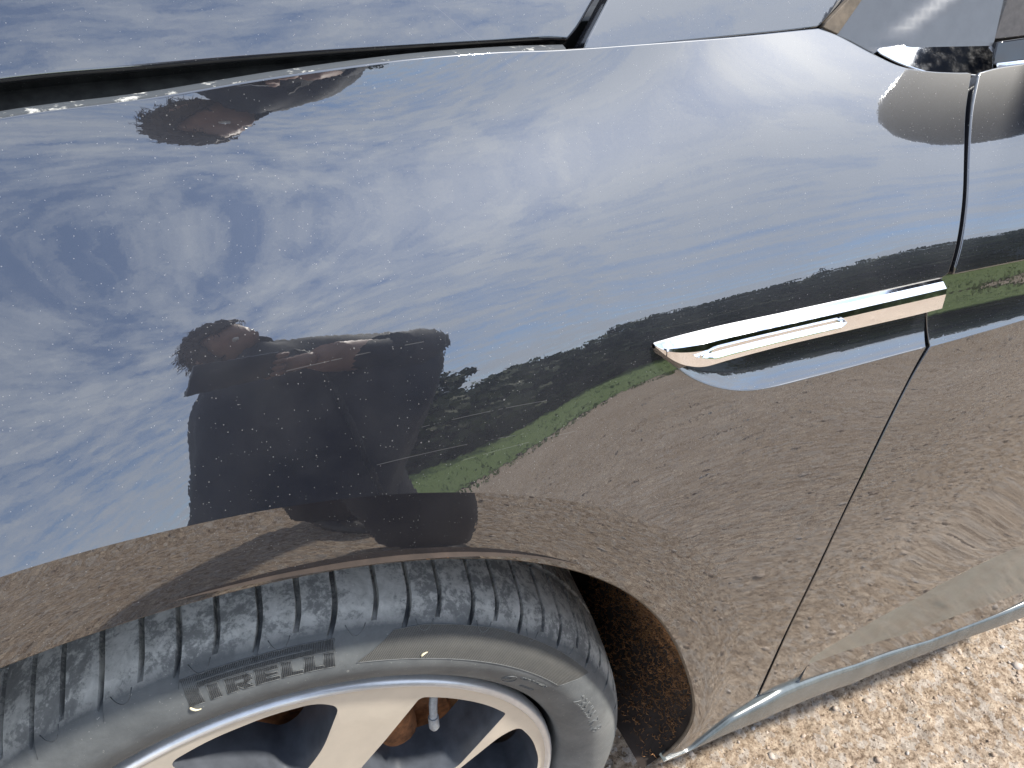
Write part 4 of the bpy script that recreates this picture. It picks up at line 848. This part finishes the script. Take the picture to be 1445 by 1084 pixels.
bm = bmesh.new(); box_bm(bm, (-.25, -SD-.3, SH+.003), (SW+.25, .35, SH+.22), .08); part_local('roof', bm, SHR, shed)
bm = bmesh.new(); box_bm(bm, (4.2, .035, .02), (6.2, .10, 2.2), .02); part_local('door', bm, SHR, shed)
# slim post with a small crossbar
post = empty('utility_pole', POLE); tag(post, 'slim dark pole with a short crossbar rising just above the treetops', 'pole')
Vt, Ft = tube_mesh([[(0, 0, 0), (0, 0, 5.2)]], [[.06, .04]], 10); me = bpy.data.meshes.new('pole'); me.from_pydata([tuple(v) for v in Vt], [], Ft); me.materials.append(BARK); q = bpy.data.objects.new('post', me); col.objects.link(q); q.parent = post
bm = bmesh.new(); box_bm(bm, (-.16, -.04, 4.85), (.16, .04, 4.92), .01); box_bm(bm, (-.07, -.07, 4.45), (.07, .07, 4.7), .02); part_local('crossbar', bm, BARK, post)

# ================================================================= PHOTOGRAPHER
JACK = simple('navy_black_jacket', (0.014, 0.016, 0.022), 0.75, var=.4, vscale=30, bmp=.3)
TROU = simple('dark_trousers', (0.012, 0.013, 0.018), 0.85, var=.3, vscale=60)
SKIN = simple('skin', (0.30, 0.175, 0.13), 0.5, var=.12, vscale=40)
HAIR = simple('brown_hair', (0.055, 0.034, 0.024), 0.6, var=.5, vscale=90, bmp=.6)
SHOE = simple('black_shoe', (0.015, 0.015, 0.015), .5)
def skinned(name, verts, edges, radii, m, parent, root=0, sub=2):
    me = bpy.data.meshes.new(name); me.from_pydata([tuple(v) for v in verts], edges, []); o = bpy.data.objects.new(name, me); col.objects.link(o)
    md = o.modifiers.new('skin', 'SKIN'); md.use_smooth_shade = True; md.branch_smoothing = 0.6
    sv = me.skin_vertices[0].data
    for i, r in enumerate(radii): sv[i].radius = (r, r) if not isinstance(r, tuple) else r; sv[i].use_root = (i == root)
    s_ = o.modifiers.new('sub', 'SUBSURF'); s_.levels = sub; s_.render_levels = sub
    dg = bpy.context.evaluated_depsgraph_get(); me2 = bpy.data.meshes.new_from_object(o.evaluated_get(dg)); bpy.data.objects.remove(o); me2.name = name
    me2.polygons.foreach_set('use_smooth', [True]*len(me2.polygons)); me2.materials.clear(); return link(name, me2, m, parent)
PX, PY = PERS
person = empty('person', (PX, PY, GZ)); tag(person, 'person in a dark jacket leaning over to photograph the car, seen mirrored in the paint', 'person')
def W_(x, y, z): return (x, y, z)
ps = dict(pel=(.215, -.60, .90), bel=(.235, -.56, 1.01), chs=(.30, -.53, 1.13), up=(.29, -.545, 1.22), nk=(.20, -.57, 1.31), hd=(.16, -.58, 1.37),
 rs=(.38, -.545, 1.17), re=(.42, -.50, 1.10), rw=(.31, -.40, 1.10), rh=(.245, -.36, 1.11),
 ls=(.13, -.57, 1.21), le=(.10, -.60, 1.03), lw=(.115, -.53, .86), lh=(.12, -.515, .82),
 rhp=(.26, -.60, .86), rk=(.275, -.57, .47), ra=(.27, -.62, .07), lhp=(.17, -.64, .86), lk=(.21, -.76, .47), la=(.235, -.98, .07))
order = list(ps); vi = {k: i for i, k in enumerate(order)}
ed = [('pel', 'bel'), ('bel', 'chs'), ('chs', 'up'), ('up', 'nk'), ('nk', 'hd'), ('up', 'rs'), ('rs', 're'), ('re', 'rw'), ('rw', 'rh'), ('up', 'ls'), ('ls', 'le'), ('le', 'lw'), ('lw', 'lh'), ('pel', 'rhp'), ('rhp', 'rk'), ('rk', 'ra'), ('pel', 'lhp'), ('lhp', 'lk'), ('lk', 'la')]
rd_ = dict(pel=(.165, .14), bel=(.20, .15), chs=(.19, .14), up=(.14, .12), nk=.06, hd=.055, rs=.075, re=.06, rw=.042, rh=.03, ls=.075, le=.055, lw=.040, lh=.028, rhp=.095, rk=.068, ra=.045, lhp=.095, lk=.068, la=.045)
skinned('body', [ps[k] for k in order], [(vi[a], vi[b]) for a, b in ed], [rd_[k] for k in order], JACK, person)
# trousers over the legs
def leg(a, b, c_): return [ps[a], ps[b], ps[c_]]
for s_ in ('r', 'l'):
    Vt, Ft = tube_mesh([resample([(ps[s_+'hp'][0], ps[s_+'hp'][1], .92), ps[s_+'hp'], ps[s_+'k'], ps[s_+'a']], .05)], [np.linspace(.112, .070, len(resample([(ps[s_+'hp'][0], ps[s_+'hp'][1], .92), ps[s_+'hp'], ps[s_+'k'], ps[s_+'a']], .05)))], 18); mesh_np('trouser_leg', Vt, Ft, TROU, person, angle=50)
    bm = bmesh.new(); bmesh.ops.create_uvsphere(bm, u_segments=20, v_segments=12, radius=1)
    for v in bm.verts: v.co = Vector((ps[s_+'a'][0] + v.co.x*.05, ps[s_+'a'][1] + .07 + v.co.y*.14, max(0.0, .045 + v.co.z*.05*(1.0 if v.co.y < .2 else .7)) + GZ))
    bm_obj('shoe', bm, SHOE, person)
# collar
Vt, Ft = tube_mesh([[(ps['nk'][0]+.065*math.cos(a), ps['nk'][1]-.01+.065*math.sin(a), ps['nk'][2]-.015+.02*math.cos(a)) for a in np.linspace(0, 2*math.pi, 24)]], [.02], 8); mesh_np('collar', Vt, Ft, JACK, person)
# head with a face, bent down towards the car
HM = Matrix.Translation(HEADC) @ Matrix.Rotation(rad(-48), 4, 'Y') @ Matrix.Rotation(rad(-14), 4, 'Z') @ Matrix.Rotation(rad(-34), 4, 'X') @ Matrix.Rotation(rad(8), 4, 'Y')
bm = bmesh.new(); bmesh.ops.create_uvsphere(bm, u_segments=48, v_segments=36, radius=1)
def g_(x, z, cx_, cz_, sx, sz): return math.exp(-((x-cx_)/sx)**2 - ((z-cz_)/sz)**2)
for v in bm.verts:
    x, y, z = v.co; f_ = max(0, y)
    X = x*.076*(1 - .22*max(0, -z)**1.5); Y = y*.096 + (-.004 if y > 0 else 0); Z = z*.118
    if y > 0:
        Y += f_*(.024*g_(x, z, 0, -.15, .13, .22) + .008*g_(x, z, 0, -.62, .3, .10) - .010*(g_(x, z, .36, .08, .17, .10)+g_(x, z, -.36, .08, .17, .10)) + .006*g_(x, z, 0, .22, .6, .09) + .005*(g_(x, z, 0, -.48, .24, .035)+g_(x, z, 0, -.40, .22, .03)) - .004*g_(x, z, 0, -.44, .25, .015) + .006*g_(x, z, 0, -.8, .28, .15))
    v.co = Vector((X, Y, Z))
for f in bm.faces: f.smooth = True
for v in bm.verts: v.co = HM @ v.co
bm_obj('head', bm, SKIN, person)
for s_ in (-1, 1):
    bm = bmesh.new(); bmesh.ops.create_uvsphere(bm, u_segments=16, v_segments=10, radius=.0115, matrix=HM @ Matrix.Translation((s_*.029, .073, .009))); bm_obj('eye', bm, simple('eye_white', (.7, .68, .65), .2), person)
    bm = bmesh.new(); bmesh.ops.create_uvsphere(bm, u_segments=16, v_segments=10, radius=1)
    for v in bm.verts: v.co = HM @ Vector((s_*.078 + v.co.x*.010, -.005 + v.co.y*.018, -.005 + v.co.z*.032))
    bm_obj('ear', bm, SKIN, person)
bm = bmesh.new(); bmesh.ops.create_uvsphere(bm, u_segments=72, v_segments=48, radius=1)
dl = [v for v in bm.verts if (v.co.y > .35 and v.co.z < .50 + .1*abs(v.co.x)) or v.co.z < -.62]; bmesh.ops.delete(bm, geom=dl, context='VERTS')
rs = np.random.RandomState(3)
for v in bm.verts:
    x, y, z = v.co; k = 1.0 + .05*math.sin(23*x+11*z)*math.sin(17*y) + rs.uniform(-.015, .02); v.co = HM @ Vector((x*.087*k, y*.107*k - .002, z*.130*k + .004))
hair = bm_obj('hair', bm, HAIR, person)
sm = hair.modifiers.new('thick', 'SOLIDIFY'); sm.thickness = .008
paths = []; 
for k in range(700):
    d_ = rs.normal(size=3); d_ /= np.linalg.norm(d_)
    if (d_[1] > .35 and d_[2] < .45) or d_[2] < -.5: continue
    p0 = arr([d_[0]*.086, d_[1]*.106, d_[2]*.129+.004]); t_ = arr([-d_[0]*.1+rs.normal()*.2, -.5, -.6+rs.normal()*.3]) ; p1 = p0 + d_*.012 + t_*.010; p2 = p0 + d_*.014 + t_*.030
    paths.append([tuple(HM @ Vector(p)) for p in (p0, p1, p2)])
Vt, Ft = tube_mesh(paths, [[.0014, .0011, .0004]]*len(paths), 3); mesh_np('hair_strands', Vt, Ft, HAIR, hair)
# phone held at the camera, lens end towards the front of the car
def cam_pt(r, u, f): return CAM + CR*r + CU*u + CF*f
bm = bmesh.new(); box_bm(bm, (-.012, -.052, .006), (.148, .016, .0145), .0035); Mx = Matrix(((CR[0], CU[0], -CF[0], CAM[0]), (CR[1], CU[1], -CF[1], CAM[1]), (CR[2], CU[2], -CF[2], CAM[2]), (0, 0, 0, 1)))
for v in bm.verts: v.co = Mx @ v.co
phone = bm_obj('phone', bm, simple('phone_body', (.012, .012, .015), .2, coat=.5), None, 40); tag(phone, 'black phone held sideways in one hand by the person in the dark jacket', 'phone')
bm = bmesh.new(); box_bm(bm, (-.006, -.048, .0146), (.142, .012, .0152), .0003)
for v in bm.verts: v.co = Mx @ v.co
bm_obj('screen', bm, GLASSY, phone)
# hands: palm and five bent fingers closing on the phone's ends
def hand(wr, palm, side):
    """wr: wrist point, palm: palm centre, side: -1 front end of the phone, +1 rear end"""
    wr = arr(wr); palm = arr(palm); end = .150 if side > 0 else -.014
    Vh = [wr, (wr+palm)/2, palm]; Eh = [(0, 1), (1, 2)]; Rh = [.026, .027, .027]
    for k in range(4):
        u = -.045 + k*.017; L_ = (.9, 1.0, .95, .8)[k]; base = palm + CU*(u+.02)*1.0 + CR*(-.004*side); b0 = len(Vh)
        a1 = cam_pt(end + side*.014, u, .024); a2 = cam_pt(end + side*.012, u, .010-.004); a3 = cam_pt(end - side*.012*L_, u, -.0005)
        a0 = cam_pt(end + side*.020, u, -.035); a3 = cam_pt(end - side*(.006+.010*L_), u + .0, .000)
        a1 = cam_pt(end + side*.017, u, -.018); a2 = cam_pt(end + side*.011, u, -.0015)
        Vh += [a0, a1, a2, a3]; Rh += [.0095, .0088, .0080, .0068]; Eh += [(2, b0), (b0, b0+1), (b0+1, b0+2), (b0+2, b0+3)]
    b0 = len(Vh); Vh += [cam_pt(end + side*.012, -.052, -.040), cam_pt(end - side*.008, -.045, -.030), cam_pt(end - side*.030, -.030, -.024)]; Rh += [.012, .0105, .0085]; Eh += [(2, b0), (b0, b0+1), (b0+1, b0+2)]
    return skinned('hand', Vh, Eh, Rh, SKIN, person, 0, 2)
hand(ps['rh'], cam_pt(.176, -.040, -.050), 1)
Vh = [(.09+.03, -.515, .84), (.122, -.51, .79), (.124, -.505, .755)]; Eh = [(0, 1), (1, 2)]; Rh = [.028, (.036, .018), (.036, .017)]
for k in range(4):
    b0 = len(Vh); bx = .096 + k*.018; Vh += [(bx, -.505, .735), (bx, -.497, .705 - .004*(k in (1, 2))), (bx, -.505, .682 - .006*(k in (1, 2)))]; Rh += [.0095, .0085, .007]; Eh += [(2, b0), (b0, b0+1), (b0+1, b0+2)]
b0 = len(Vh); Vh += [(.160, -.497, .79), (.170, -.487, .765), (.168, -.483, .74)]; Rh += [.012, .0105, .0085]; Eh += [(1, b0), (b0, b0+1), (b0+1, b0+2)]
skinned('hand', Vh, Eh, Rh, SKIN, person, 0, 2)
# padded jacket: oval rings from hem to neck (x from, x to, height)
JR = [(.035, .285, .72), (.040, .315, .785), (.047, .370, .86), (.050, .430, .94), (.050, .455, 1.0), (.050, .472, 1.06), (.042, .474, 1.12), (.045, .455, 1.17), (.060, .410, 1.22), (.090, .345, 1.27), (.130, .275, 1.305), (.150, .245, 1.335)]
V = []; F = []; NR = 40
for i, (xa, xb, z_) in enumerate(JR):
    for k in range(NR):
        a_ = 2*math.pi*k/NR; ca, sa = math.cos(a_), math.sin(a_); e_ = .78
        dpt = np.interp(z_, [.72, .9, 1.1, 1.25, 1.34], [.135, .145, .150, .11, .06]); fold = .006*math.sin(9*a_ + 14*z_) + .004*math.sin(21*a_ - 30*z_)
        V.append(((xa+xb)/2 + ((xb-xa)/2*1.06 + fold)*math.copysign(abs(ca)**e_, ca), -.575 + (dpt+fold)*math.copysign(abs(sa)**e_, sa), z_ + .004*math.sin(5*a_)))
for i in range(len(JR)-1):
    for k in range(NR): F.append((i*NR+k, i*NR+(k+1) % NR, (i+1)*NR+(k+1) % NR, (i+1)*NR+k))
jk = mesh_np('jacket', V, F, JACK, person); sb_ = jk.modifiers.new('sub', 'SUBSURF'); sb_.levels = 1; sb_.render_levels = 1
so2 = jk.modifiers.new('thick', 'SOLIDIFY'); so2.thickness = .006
Vt, Ft = tube_mesh([[(.262, -.43, .74), (.262, -.424, .9), (.262, -.42, 1.05), (.258, -.44, 1.18), (.22, -.50, 1.29)]], [.004], 6); mesh_np('jacket_zip', Vt, Ft, BLACK, jk)
for s_ in ('r', 'l'):
    a_, b_ = arr(ps[s_+'e']), arr(ps[s_+'w']); us = (0.0, .2, .42, .62, .70) if s_ == 'r' else (0.05, .3, .6, .9, 1.0)
    Vt, Ft = tube_mesh([[tuple(a_*(1-u)+b_*u) for u in us]], [[.060, .066, .064, .060, .056]], 16); mesh_np('sleeve', Vt, Ft, JACK, person)
a_, b_ = arr(ps['re']), arr(ps['rh']); Vt, Ft = tube_mesh([[tuple(a_*(1-u)+b_*u) for u in (.5, .62, .75, .88, 1.0)]], [[.044, .043, .041, .039, .034]], 18); mesh_np('forearm', Vt, Ft, SKIN, person)
